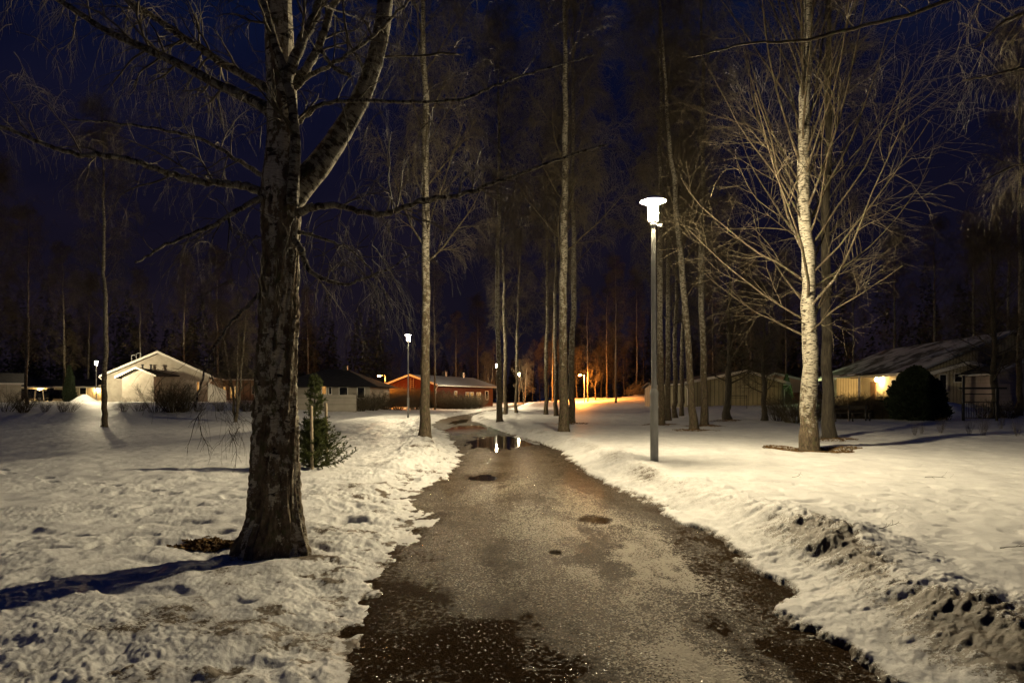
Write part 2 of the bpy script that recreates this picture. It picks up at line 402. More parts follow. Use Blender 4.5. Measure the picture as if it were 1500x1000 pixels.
def grid_faces(nr, nc):
    i = np.arange(nr-1)[:, None]*nc+np.arange(nc-1)[None]
    return np.stack([i, i+1, i+nc+1, i+nc], -1).reshape(-1, 4)

HERO = hit(398, 800)
T10 = hit(1188, 657)
TREE_WELLS += [(HERO[0]-.25, HERO[1]+.05, .55, .07), (T10[0], T10[1], .75, .10)]

def ground0(x, y): return float(snow(np.array([x]), np.array([y]))[0])
def build_ground():
    a1 = np.linspace(R(-40), R(40), 900); side = np.linspace(R(42), R(180), 60)
    ang = np.concatenate([-side[::-1], a1, side])
    r = [.25]
    while r[-1] < 2.6: r.append(r[-1]*1.05)
    while r[-1] < 420: r.append(r[-1]+max(min(r[-1]**2/1350*.75, r[-1]*.0062), r[-1]*.003))
    r = np.array(r+[520, 700, 1000])
    A, RR = np.meshgrid(ang, r); x = RR*np.sin(A); y = RR*np.cos(A)
    z, dirt = snow(x.ravel(), y.ravel(), True)
    nrow = len(r)
    # broken chunks of old ploughed snow lying on the bank
    rg = np.random.default_rng(44); fx, fy = x.ravel(), y.ravel(); band = np.where((fy > 2.2) & (fy < 17) & (fx > .8) & (fx < 4.2))[0]
    bx_, by_ = fx[band], fy[band]; bz = z[band].copy(); z0 = bz.copy(); bd = dirt[band].copy()
    for _ in range(1300):
        cy_ = rg.uniform(2.3, 16); hv = math.exp(-((cy_-5.6)/.8)**2)+.45*math.exp(-((cy_-3.6)/.7)**2)
        if rg.uniform() > .35+.65*hv: continue
        er = float(np.interp(cy_, RY, RX)); cx_ = er+.74+rg.normal()*(.20+.06*hv); r = rg.uniform(.025, .06)+rg.exponential(.022)*(.4+.9*hv); r = min(r, .14)
        ex, ey = r*rg.uniform(.8, 1.4), r*rg.uniform(.8, 1.4)
        m_ = np.where((np.abs(bx_-cx_) < ex*1.5) & (np.abs(by_-cy_) < ey*1.5))[0]
        if not len(m_): continue
        qx = bx_[m_]; qy = by_[m_]; d2 = ((qx-cx_)/ex)**2+((qy-cy_)/ey)**2+.35*perlin(qx*18, qy*18, 45)+.15*perlin(qx*45, qy*45, 46)
        top = z0[m_]+r*.22*sm(0, 1, 1-d2)+.05*r*perlin(qx*22, qy*22, 47)+.05*r*perlin(qx*55, qy*55, 48)
        up_ = (top > bz[m_]) & (d2 < 1); bz[m_] = np.where(up_, top, bz[m_]); bd[m_] = np.where(up_, bd[m_]*.85, bd[m_]+.02*(d2 < 1.5))
    z[band] = bz; dirt[band] = bd
    # a line of old footprints
    for (x0, y0, dx, dy, n_) in [(-5.2,4.2,.52,.42,9),(-3.6,8.4,-.62,.35,9)]:
        for i in range(n_):
            fx0 = x0+dx*i+.12*(-1)**i+rg.normal()*.04; fy0 = y0+dy*i+rg.normal()*.05; m_ = np.where((np.abs(fx-fx0) < .4) & (np.abs(fy-fy0) < .4))[0]
            a_ = math.atan2(dy, dx); ux = (fx[m_]-fx0)*math.cos(a_)+(fy[m_]-fy0)*math.sin(a_); uy = -(fx[m_]-fx0)*math.sin(a_)+(fy[m_]-fy0)*math.cos(a_)
            q = (ux/.17)**2+(uy/.085)**2+.25*perlin(fx[m_]*8, fy[m_]*8, 49); z[m_] += -.055*np.exp(-q*q)+.010*np.exp(-(q-1.6)**2*2)
    V = np.stack([x.ravel(), y.ravel(), z], -1)
    o = np_mesh('snow_ground', V, grid_faces(nrow, len(ang)), mat=M['snow'], attrs={'dirt': dirt})
    tag(o, kind='structure')
PUD = [(-.47,11.7,.28,.66,.019),(.92,7.6,.13,.24,.004),(-.5,21.5,.95,3.6,.045),(.45,21.5,.5,1.8,.04),(-2.0,30,.9,5,.04),(-.25,3.35,.42,.75,.002),(-.45,2.75,.6,.6,.002),(-3.1,41,.5,5,.04),(.38,6.0,.05,.07,.02)]
def build_path():
    y = [.2]
    while y[-1] < 138: y.append(y[-1]+max(.006, min(y[-1]**2/1350*.8, y[-1]*.02)))
    y = np.array(y); el, er = edges(y)
    u = np.linspace(0, 1, 330)
    X = (el-.6)[:, None]+((er-el)+1.2)[:, None]*u[None]; Yg = np.repeat(y[:, None], len(u), 1)
    x = X.ravel(); yy = Yg.ravel()
    z = gz(x, yy)+.006*fbm(x*1.3, yy*.9, 91, 2); zf = .003*fbm(x*9, yy*9, 92, 3, .6)+.0045*np.abs(perlin(x*38, yy*38, 93))+.003*perlin(x*75, yy*75, 94)
    uu = (x-np.interp(yy, LY, LX))/(np.interp(yy, RY, RX)-np.interp(yy, LY, LX))
    wet = np.zeros_like(x); 
    for px, py, rx, ry, dp in PUD:
        q = np.sqrt(((x-px)/rx)**2+((yy-py)/ry)**2)+.35*fbm(x*3.5, yy*3.5/(1+ry*.8), 95, 4)
        z -= dp*(1-sm(.55, 1.15, q)); wet = np.maximum(wet, 1-sm(.85, 1.7 if dp < .02 else 1.35, q))
    q = np.sqrt(((x-1.2)/.32)**2+((yy-11.0)/1.9)**2)+.5*fbm(x*4, yy*2, 96, 4)
    wet = np.maximum(wet, .52*(1-sm(.75, 1.2, q)))
    gr = .10*perlin(x*26, yy*20, 101)+.08*perlin(x*60, yy*50, 102)
    n3 = fbm(x*3, yy*2, 97, 5, .6)
    lw = .02+.34*(1-sm(3.2, 6.0, yy))
    wet = np.maximum(wet, .85*(1-sm(lw*.5, lw*1.15, uu+.10*n3+gr)))
    rw = .13+.05*(1-sm(3, 7, yy))+.05*sm(8, 10, yy)
    wet = np.maximum(wet, .80*(1-sm(rw*.5, rw*1.2, 1-uu+.07*n3+gr)))
    wet = np.maximum(wet, .9*(1-sm(.6, 1.2, np.sqrt(((uu-.92)/.12)**2+((yy-3.2)/1.3)**2)+.4*n3+gr)))
    wet = np.clip(wet+.5*sm(.15, .7, fbm(x*1.8, yy*.8, 99, 5, .6)+gr), 0, 1)
    # a few shallow foot marks pressed in the grit
    rgf = np.random.default_rng(12)
    for _ in range(46):
        fy = rgf.uniform(2.6, 10); fx = np.interp(fy, LY, LX)+rgf.uniform(.25, .8)*2.7; an = rgf.normal()*.3
        m_ = (np.abs(x-fx) < .3) & (np.abs(yy-fy) < .3)
        dx_ = (x[m_]-fx)*math.cos(an)-(yy[m_]-fy)*math.sin(an); dy_ = (x[m_]-fx)*math.sin(an)+(yy[m_]-fy)*math.cos(an)
        q = np.exp(-((dx_/.05)**2+(dy_/.12)**2)**2); z[m_] -= .006*q; wet[m_] = np.clip(wet[m_]+.25*q, 0, 1)
    grit = sm(.1, .5, perlin(x*30, yy*26, 103)+.5*perlin(x*70, yy*60, 104))*sm(.2, .6, perlin(x*2.5, yy*2, 105)+.3)
    wet = wet*(1-.9*grit)*(1-.35*sm(6, 9, yy))
    z = z+zf
    ice = np.exp(-((uu-.70)/.17)**2)*(1-sm(5.5, 9, yy))*1.0+.45*np.exp(-((uu-.45)/.22)**2)*sm(3.6, 5.5, yy)*(1-sm(8, 14, yy))+.35*np.exp(-((uu-.78)/.12)**2)*(1-sm(9, 12, yy))  # icy lane mask, also places the speckle glints painted in the gravel colour
    ice = ice*(.35+1.1*sm(-.4, .45, fbm(x*1.8, yy*.6, 100, 4)))*(1-.9*wet)
    o = np_mesh('path', np.stack([x, yy, z], -1), grid_faces(len(y), len(u)), mat=M['gravel'], attrs={'wet': wet, 'ice': ice}); tag(o, kind='structure')
    # puddle water: a level sheet that shows where the gravel dips below it
    yw = np.linspace(1.5, 55, 240); el, er = edges(yw); u = np.linspace(0, 1, 12)
    X = (el-.25)[:, None]+((er-el)+.5)[:, None]*u[None]; Yg = np.repeat(yw[:, None], 12, 1)
    z = gz(X.ravel(), Yg.ravel())-.0135
    o = np_mesh('puddle_water', np.stack([X.ravel(), Yg.ravel(), z], -1), grid_faces(240, 12), mat=M['puddle']); tag(o, kind='structure')
build_ground(); build_path()

# ------------------------------------------------------------------ tubes and trees
def nrm(v): return v/np.maximum(np.linalg.norm(v, axis=-1, keepdims=True), 1e-9)
def tube_geo(Pt, Rd, k, rng=None):
    T, n, _ = Pt.shape
    tan = nrm(np.gradient(Pt, axis=1)); mt = np.abs(nrm(Pt[:, -1]-Pt[:, 0]))
    ref = np.eye(3)[np.argmin(mt, -1)]
    u = nrm(np.cross(tan, ref[:, None, :])); v = np.cross(tan, u)
    a = 2*math.pi*np.arange(k)/k; ca = np.cos(a)[None, None, :, None]; sa = np.sin(a)[None, None, :, None]
    V = Pt[:, :, None]+Rd[:, :, None, None]*(ca*u[:, :, None]+sa*v[:, :, None])
    seg = np.linalg.norm(np.diff(Pt, axis=1), axis=-1); s = np.concatenate([np.zeros((T, 1)), np.cumsum(seg, 1)], 1)
    off = (np.arange(T)*7.31 % 50)[:, None]
    att = np.stack([np.broadcast_to(Rd[:, :, None]*np.cos(a), (T, n, k))+off[:, :, None], np.broadcast_to(Rd[:, :, None]*np.sin(a), (T, n, k)), np.broadcast_to(s[:, :, None], (T, n, k))], -1)
    i = (np.arange(T)[:, None, None]*n+np.arange(n-1)[None, :, None])*k
    j = np.arange(k)[None, None]; j2 = (j+1) % k
    Fq = np.stack([i+j, i+j2, i+k+j2, i+k+j], -1).reshape(-1, 4)
    dark = np.broadcast_to(np.clip(1.0-(Rd[:, :, None]-.012)/.035, .0, 1), (T, n, k))
    return V.reshape(-1, 3), Fq, att.reshape(-1, 3), dark.reshape(-1)
def merge(gs):
    Vs, Fs, As, Ds = [], [], [], []; n = 0
    for V, Fq, A, D in gs:
        Vs.append(V); Fs.append(Fq+n); As.append(A); Ds.append(D); n += len(V)
    return np.concatenate(Vs), np.concatenate(Fs), np.concatenate(As), np.concatenate(Ds)
def tube_obj(name, gs, m, parent):
    V, Fq, A, D = merge(gs)
    return np_mesh(name, V, Fq, mat=m, parent=parent, attrs={'bark': A, 'dark': D})
def spawn(rng, Pt, Rd, cnt, t0, t1, Ln, ang, n, trop, wig, rr, rmin=.002, lenrel=None, taper=.75):
    T, m, _ = Pt.shape
    idx = np.repeat(np.arange(T), cnt); Mn = len(idx)
    t = rng.uniform(t0, t1, Mn)*(m-1); i = np.minimum(t.astype(int), m-2); f = (t-i)[:, None]
    p0 = Pt[idx, i]*(1-f)+Pt[idx, i+1]*f; tan = nrm(Pt[idx, i+1]-Pt[idx, i]); r = Rd[idx, i]*(1-f[:, 0])+Rd[idx, i+1]*f[:, 0]
    rv = rng.normal(size=(Mn, 3)); perp = nrm(rv-(rv*tan).sum(-1, keepdims=True)*tan)
    a = R(ang)*rng.uniform(.65, 1.3, Mn)[:, None]
    d = nrm(tan*np.cos(a)+perp*np.sin(a))
    ln = (Ln if lenrel is None else Ln*lenrel[idx])*rng.uniform(.5, 1.2, Mn)*(1-.45*t/(m-1))
    pts = [p0]; step = (ln/(n-1))[:, None]; p = p0
    for k in range(n-1):
        p = p+d*step; pts.append(p)
        d = nrm(d+np.array((0, 0, trop))/(n-1)+rng.normal(size=(Mn, 3))*wig)
    Q = np.stack(pts, 1)
    R0 = np.maximum(r*rr, rmin)[:, None]; s = np.linspace(0, 1, n)[None]
    return Q, np.maximum(R0*(1-taper*s), rmin*.7)
def trunk_path(rng, H, lean, wob, n=44):
    z = np.linspace(0, 1, n)**1.15*H
    x = lean[0]*z/H*H*.1+wob*np.cumsum(rng.normal(size=n))*.1; y = lean[1]*z/H*H*.1+wob*np.cumsum(rng.normal(size=n))*.1
    x -= x[0]; y -= y[0]
    return np.stack([x, y, z-.12], -1)
def tree_mesh(name, seed, H, r0, z0, nl=30, lowang=62, topang=28, Lmax=5.0, l2=9, l3=9, l4=4, weep=-1.2, up=.5, stems=1, rough_to=3.4, lr=.3, steep=2.0, tw=.0045, lean=(0,0), flare=.5, bark='birch', wob=.25, shape=.6):
    """one tree kind: returns dict of part meshes"""
    rng = np.random.default_rng(seed)
    tr = []; LQ = []; LR = []; 
    for sidx in range(stems):
        Hs = H*(1-.12*sidx)
        ln = lean if stems == 1 else (lean[0]+1.3*math.cos(sidx*2.2+.4), lean[1]+1.3*math.sin(sidx*2.2+.4))
        Pt = trunk_path(rng, Hs, ln, wob); z = Pt[:, 2]
        Rt = r0*(1-.25*(stems > 1))*np.clip(1-z/Hs, .02, 1)**.8*(1+flare*np.exp(-(z+.1)/.28)); Rt = Rt*(1+.05*rng.normal(size=len(z)))
        g = list(tube_geo(Pt[None], Rt[None], 14)); 
        zz = g[0][:, 2]; lob = 1+.12*np.sin(np.arange(len(zz)) % 14/14*2*math.pi*5)*np.exp(-np.clip(zz, 0, 9)/.3)
        cx = np.repeat(Pt[:, :2], 14, 0); g[0][:, :2] = cx+(g[0][:, :2]-cx)*lob[:, None]
        g[3] = .70*np.exp(-np.clip(zz,0,99)/rough_to)+.12+.3*sm(H*.45, H*.9, zz)
        tr.append(tuple(g))
        n1 = nl//stems
        t = rng.uniform(0, 1, n1)**.95; h = z0+(Hs*.96-z0)*np.sort((np.arange(n1)+t)/n1)
        rel = (h-z0)/(Hs-z0)
        ang = R(topang)+(R(lowang)-R(topang))*np.exp(-rel*steep); ang = ang*rng.uniform(.8, 1.2, n1)
        az = np.arange(n1)*2.4+rng.uniform(-.6, .6, n1)
        ll = Lmax*np.where(rel < shape, .72+.28*rel/shape, 1-.8*(rel-shape)/(1-shape))*rng.uniform(.65, 1.15, n1)
        px = np.interp(h, z, Pt[:, 0]); pyy = np.interp(h, z, Pt[:, 1]); rt = np.interp(h, z, Rt)
        p = np.stack([px, pyy, h], -1); d = np.stack([np.cos(az)*np.sin(ang), np.sin(az)*np.sin(ang), np.cos(ang)], -1)
        pts = [p]; n = 10
        for k in range(n-1):
            p = p+d*(ll/(n-1))[:, None]; pts.append(p)
            d = nrm(d+np.array((0, 0, up))/(n-1)+rng.normal(size=d.shape)*.07)
        rl = np.clip(rt*lr*rng.uniform(.7, 1.15, n1)*(.5+.5*ll/Lmax), .012, .09)
        LQ.append(np.stack(pts, 1)); LR.append(rl[:, None]*(1-.82*np.linspace(0, 1, n)[None]))
    LQ = np.concatenate(LQ); LR = np.concatenate(LR); ll = np.linalg.norm(LQ[:, -1]-LQ[:, 0], axis=-1)/Lmax
    Q2, R2 = spawn(rng, LQ, LR, l2, .12, .97, Lmax*.42, 42, 7, up*.3, .10, .55, .005, np.clip(ll, .35, 1))
    Q3, R3 = spawn(rng, Q2, R2, l3, .1, .99, Lmax*.2, 45, 5, weep*.7, .12, .6, tw)
    parts = dict(trunk=tr, branches=[tube_geo(LQ, LR, 6), tube_geo(Q2, R2, 4)], twigs=[tube_geo(Q3, R3, 3)])
    if l4:
        Q4, R4 = spawn(rng, Q3, R3, l4, .2, 1, Lmax*.16, 40, 5, weep*1.6, .12, .8, tw*.8)
        parts['twigs'].append(tube_geo(Q4, R4, 3))
    me = {}
    for k, g in parts.items():
        mm = {'trunk': M[bark if bark == 'birch' else 'darkbark'], 'branches': M['limb'] if bark == 'birch' else M['darkbark'], 'twigs': M['twig']}[k]
        o = tube_obj(k, g, mm, None); me[k] = o.data; bpy.data.objects.remove(o)
    return me
KIND = {
 'tall':  tree_mesh('tall', 1, 20, .165, 4.6, nl=34, lowang=46, topang=24, Lmax=4.8, l2=9, l3=9, l4=4),
 'tall2': tree_mesh('tall2', 2, 21, .155, 6.5, nl=30, lowang=40, topang=22, Lmax=4.4, l2=8, l3=9, l4=4),
 'big':   tree_mesh('big', 12, 17, .195, 2.5, nl=84, lowang=80, topang=21, Lmax=6.6, l2=6, l3=5, l4=2, up=.55, weep=-.2, rough_to=.8, shape=.45, lr=.24, steep=9, tw=.0032),
 'old':   tree_mesh('old', 32, 18, .18, 5.5, nl=26, lowang=46, topang=24, Lmax=4.4, l2=7, l3=7, l4=3, rough_to=9, bark='dark'),
 'slim':  tree_mesh('slim', 4, 17, .12, 5, nl=26, lowang=42, topang=25, Lmax=3.2, l2=7, l3=8, l4=3),
 'multi': tree_mesh('multi', 5, 10, .14, 1.8, nl=34, lowang=52, topang=28, Lmax=3.4, l2=8, l3=8, l4=4, stems=3, weep=-1.4),
 'dark':  tree_mesh('dark', 6, 9.5, .20, 1.7, nl=30, lowang=66, topang=35, Lmax=3.9, l2=9, l3=8, l4=4, weep=.2, up=.5, bark='dark', rough_to=9),
 'young': tree_mesh('young', 7, 6.5, .09, 1.6, nl=24, lowang=55, topang=30, Lmax=2.4, l2=7, l3=7, l4=3, weep=.1, bark='dark'),
 'dense': tree_mesh('dense', 8, 19, .15, 3.2, nl=36, lowang=50, topang=28, Lmax=4.2, l2=8, l3=8, l4=4, weep=-1.8),
}
def plant_tree(kind, loc, label, name='birch_tree', group='bare birch trees in the park', s=1.0, sr=None, rz=0, tilt=(0, 0), cat='birch tree'):
    t = empty(name, loc, label, cat, group, rz); sr = sr or s; t.scale = (sr, sr, s); t.rotation_euler = (tilt[0], tilt[1], rz)
    for k, me in KIND[kind].items():
        c = bpy.data.objects.new(k, me); COL.objects.link(c); c.parent = t
    return t
# px, py of the foot, kind, scale z, scale r, rz, tilt, label
TREES = [
 (622,637,'tall',1.0,.86,0.3,(0,0),'tall birch with banded bark left of the path, beside the second lamp post'),
 (732,617,'tall2',1.0,.92,2.0,(0,0),'dark straight birch trunk standing right beside the third lamp post, left of the puddle bank'),
 (826,632,'tall',1.08,1.0,1.5,(0,R(-.6)),'thick birch with low dark foot on the right snow bank where the path narrows'),
 (836,619,'tall2',1.05,1.0,4.2,(0,R(-.4)),'birch trunk half hidden close behind the thick birch on the right snow bank'),
 (740,606,'slim',1.0,1.25,1.1,(0,0),'pale birch with flared foot just right of the dark birch and third lamp post'),
 (756,604,'slim',.95,1.0,3.0,(0,R(-1)),'thin pale birch standing between two far lamp posts by the path'),
 (800,607,'slim',1.05,1.3,5.0,(0,0),'slender white-streaked birch left of the thick birch on the snow bank'),
 (815,609,'tall2',.95,.9,.7,(0,0),'dark birch immediately left of and behind the thick birch on the snow bank'),
 (968,622,'tall2',1.0,.98,2.6,(0,0),'left birch of the close patchy pair just right of the main lamp post'),
 (978,616,'tall',.95,.9,.2,(0,0),'right birch of the close patchy pair just right of the main lamp post'),
 (989,612,'slim',1.0,1.25,3.7,(0,0),'dark thin trunk in front of the small house with the lit window'),
 (999,609,'slim',1.0,1.2,4.6,(0,0),'thin dark trunk directly behind the leaning birch'),
 (1016,629,'tall',1.0,.86,5.5,(0,R(-5.0)),'birch leaning to the left with thick flared foot, right of the main lamp post'),
 (1032,623,'tall2',1.0,.95,1.9,(0,R(.3)),'upright birch between the leaning birch and the low dark tree before the shed'),
 (1215,641,'old',1.0,.98,.9,(0,R(-1.5)),'thick dark birch trunk standing right behind the big white birch on the right lawn'),
 (1492,608,'tall2',1.0,1.0,3.3,(0,0),'birch trunk at the right edge of the picture in front of the pale brick wall'),
 (152,625,'tall2',1.0,1.15,4.9,(0,R(1)),'birch with dark foot between the left lamp and the white gabled house'),
 (-6,612,'tall',1.0,1.0,2.3,(0,R(2)),'birch with pale trunk at the far left edge of the field'),
 (637,600,'slim',1.0,.95,.4,(0,0),'thin straight pale birch in front of the red house, right of the banded birch'),
 (345,618,'multi',1.0,1.05,.5,(0,0),'low many-stemmed birch left of the big foreground trunk in front of the white house'),
]
for (px, py, kind, sz, sr, rz, tl, lab) in TREES:
    c = hit(px, py); plant_tree(kind, c-np.array((0,0,.03)), lab, s=sz, sr=sr, rz=rz, tilt=tl)
for (px, py, kind, s, rz, lab) in [
 (1065,614,'dark',.95,.3,'low dark bare tree with spreading forked limbs in front of the green board shed'),
 (1121,616,'dark',.72,2.0,'thin dark bare tree at the right corner of the green board shed'),
 (1456,612,'dark',1.0,4.1,'dark forked bare tree behind the metal gate near the right edge'),]:
    plant_tree(kind, hit(px, py), lab, 'bare_tree', 'dark bare garden trees', s, rz=rz, cat='bare tree')
# trees at the edge of the wood lit by the orange lamp, and behind
for (px, Y, kind, s, rz, lab) in [
 (861,112,'slim',1.1,1.0,'thin birch lit bright orange right beside the far orange lamp'),
 (889,118,'slim',1.25,2.0,'straight birch lit orange, second trunk right of the far orange lamp'),
 (902,98,'tall2',1.0,3.0,'grey unlit birch in front of the orange lit wood edge'),
 (932,122,'tall2',1.1,4.2,'dim orange trunk behind the brush pile at the wood edge'),
 (809,116,'slim',1.1,5.2,'orange lit slim birch left of the thick birch, at the wood edge'),
 (803,121,'young',1.6,5.9,'orange lit sapling clump at the wood edge left of the thick birch'),
 (845,119,'young',1.3,1.4,'small spreading tree lit orange just left of the far orange lamp'),
 (872,114,'young',1.2,2.2,'small spreading tree with bright orange twigs just right of the far orange lamp'),
 (880,125,'young',1.5,3.2,'dim orange sapling between the two orange lit trunks'),
 (915,126,'young',1.5,.9,'dim sapling between the grey birch and the brush pile'),]:
    x = (px-750)/F*Y; plant_tree(kind, (x, Y, ground(x, Y)-.05), lab, 'wood_edge_tree', 'trees at the edge of the wood round the orange lamp', s, rz=rz, cat='tree')
# dim trees between and behind the houses
dim = [
 (40,62,'dense','dim bare birch behind the left garage'),(95,88,'dense','dim tall birch behind the far carport'),(130,100,'tall','dim birch rising behind the left lamp'),
 (205,92,'tall2','dim birch rising behind the left slope of the white gabled house'),(268,88,'dense','dim birch rising behind the right slope of the white gabled house'),
 (318,95,'tall','dim birch behind the low house with amber windows'),(452,100,'dense','dim tree behind the left part of the dark hipped roof'),
 (668,125,'dense','dim weeping tree behind the snowy roof of the red house'),(700,135,'tall','dim tree beyond the end of the red house roof'),
 (716,118,'multi','low twiggy tree behind the third lamp post'),(768,112,'multi','low twiggy tree right of the fourth lamp post'),
 (1045,95,'dense','dim tall birch behind the left half of the green board shed'),(1100,100,'tall','dim tall birch behind the right half of the green board shed'),
 (1150,90,'tall2','dim birch above the pink brick gable'),(1250,82,'dense','dim reddish birch behind the left end of the long cream house'),
 (1310,78,'tall','dim birch behind the lit porch of the long cream house'),(1370,74,'dense','dim birch behind the snowy roof ridge'),
 (1425,66,'tall2','dim birch behind the metal gate and roof'),(1475,52,'dense','dense dark birch above the pale brick wall at the right'),]
for i, (px, Y, kind, lab) in enumerate(dim):
    x = (px-750)/F*Y; plant_tree(kind, (x, Y, ground(x, Y)-.05), lab, 'birch_tree', 'dim trees behind the houses', .95+.12*math.sin(i*1.7), rz=i*1.3)
# the big white birch on the right lawn
t10 = plant_tree('big', T10-np.array((0,0,.10)), 'big white birch with many rising limbs, in a leaf ring on the right lawn', s=1.0, rz=2.3)

def leaf_patch(c, rx, ry, label, n, seed, group='bare patches of leaves under trees'):
    rng = np.random.default_rng(seed)
    a = rng.uniform(0, 2*math.pi, n); q = rng.uniform(0, 1, n)**.6
    edge = 1+.25*np.sin(a*3+seed)+.15*np.sin(a*7)
    x = c[0]+rx*q*edge*np.cos(a); y = c[1]+ry*q*edge*np.sin(a)
    z = np.maximum(snow(x, y), gz(x, y)+.015)+.012+rng.uniform(0, .03, n)*(1-q)
    s = rng.uniform(.012, .03, n); d1 = nrm(rng.normal(size=(n, 3))*np.array((1, 1, .35))); d2 = nrm(np.cross(d1, nrm(rng.normal(size=(n, 3))*np.array((.4, .4, 1)))))
    p = np.stack([x, y, z], -1)-np.array((c[0], c[1], c[2])); V = np.stack([p+d1*s[:, None], p+d2*s[:, None]*.6, p-d1*s[:, None], p-d2*s[:, None]*.6], 1).reshape(-1, 3)
    o = np_mesh('leaf_litter', V, np.arange(4*n).reshape(-1, 4), mat=M['litter'], smooth=False, loc=c); tag(o, label, 'leaf litter', group, 'stuff')
leaf_patch(T10, .95, 1.0, 'ring of brown fallen leaves and moss round the foot of the big white birch', 6000, 1)
leaf_patch(HERO+np.array((-.52,.14,0)), .34, .15, 'patch of brown leaves and moss left of the big foreground trunk', 1500, 2)
for k, (px, py) in enumerate([(1016,630),(1034,624),(1065,616),(968,622),(1215,642),(836,620)]):
    c = hit(px, py); leaf_patch(c, .7, .8, ['brown litter at the foot of the leaning birch','brown litter at the foot of the upright birch before the board shed','brown litter under the low dark forked tree','brown litter at the foot of the birch pair by the main lamp','brown litter round the thick dark birch behind the big white birch','brown litter at the foot of the hidden birch on the right bank'][k], 900, 10+k)

# ------------------------------------------------------------------ hero birch
def poly(pts, n):
    p = np.array(pts, float); s = np.concatenate([[0], np.cumsum(np.linalg.norm(np.diff(p[:, :3], axis=0), axis=1))])
    # Catmull-Rom style smoothing through dense cubic interpolation
    t = np.linspace(0, s[-1], n); q = np.stack([np.interp(t, s, p[:, i]) for i in range(p.shape[1])], -1)
    k = max(1, n//(3*len(p)))
    for _ in range(3):
        r = q.copy(); r[1:-1] = (q[:-2]+q[1:-1]*2+q[2:])/4
        if k > 1:
            for _ in range(k): r[1:-1] = (r[:-2]+r[1:-1]*2+r[2:])/4
        q = r
    return q
def limb_px(pts, n, y0=None):
    """pts: (px, py, width_px, Y)"""
    a = []
    for px, py, w, Y in pts:
        q = P(px, py, Y); a.append((*q, w/2/F*Y))
    q = poly(a, n); return q[:, :3], q[:, 3]
def rough_tube(Pt, Rd, k, seed, amp, base_z, rough_h):
    V, Fq, A, D = tube_geo(Pt[None], Rd[None], k)
    n = len(Pt); z = V[:, 2]-base_z; th = np.tile(np.arange(k)/k*2*math.pi, n); s = A[:, 2]
    rr = np.repeat(Rd, k)
    # periodic noise round the trunk from two blended evaluations
    def pn(f, g, sd):
        return perlin(np.cos(th)*f+s*g*.3, np.sin(th)*f+s*g, sd)
    rgh = 1-sm(rough_h*.5, rough_h, z)
    fis = -np.abs(pn(4.6, 2.0, seed))*1.7+.6*pn(10, 5, seed+1)+.5*pn(20, 14, seed+2)
    mid = .5*pn(2.2, 1.6, seed+4)+.4*pn(7, 7, seed+5)
    disp = amp*(rgh*fis+(.22+.3*rgh)*mid+.10*pn(26, 16, seed+3))
    cen = np.repeat(Pt, k, 0); dr = nrm(V-cen); V = V+dr*(disp)[:, None]
    D = np.clip(rgh*.12+.17-.04*sm(3, 6, z)+.30*pn(1.4, .8, seed+7), 0, 1)
    A[:, 0] -= 0
    return V, Fq, A, D
hy = HERO[1]; B = HERO
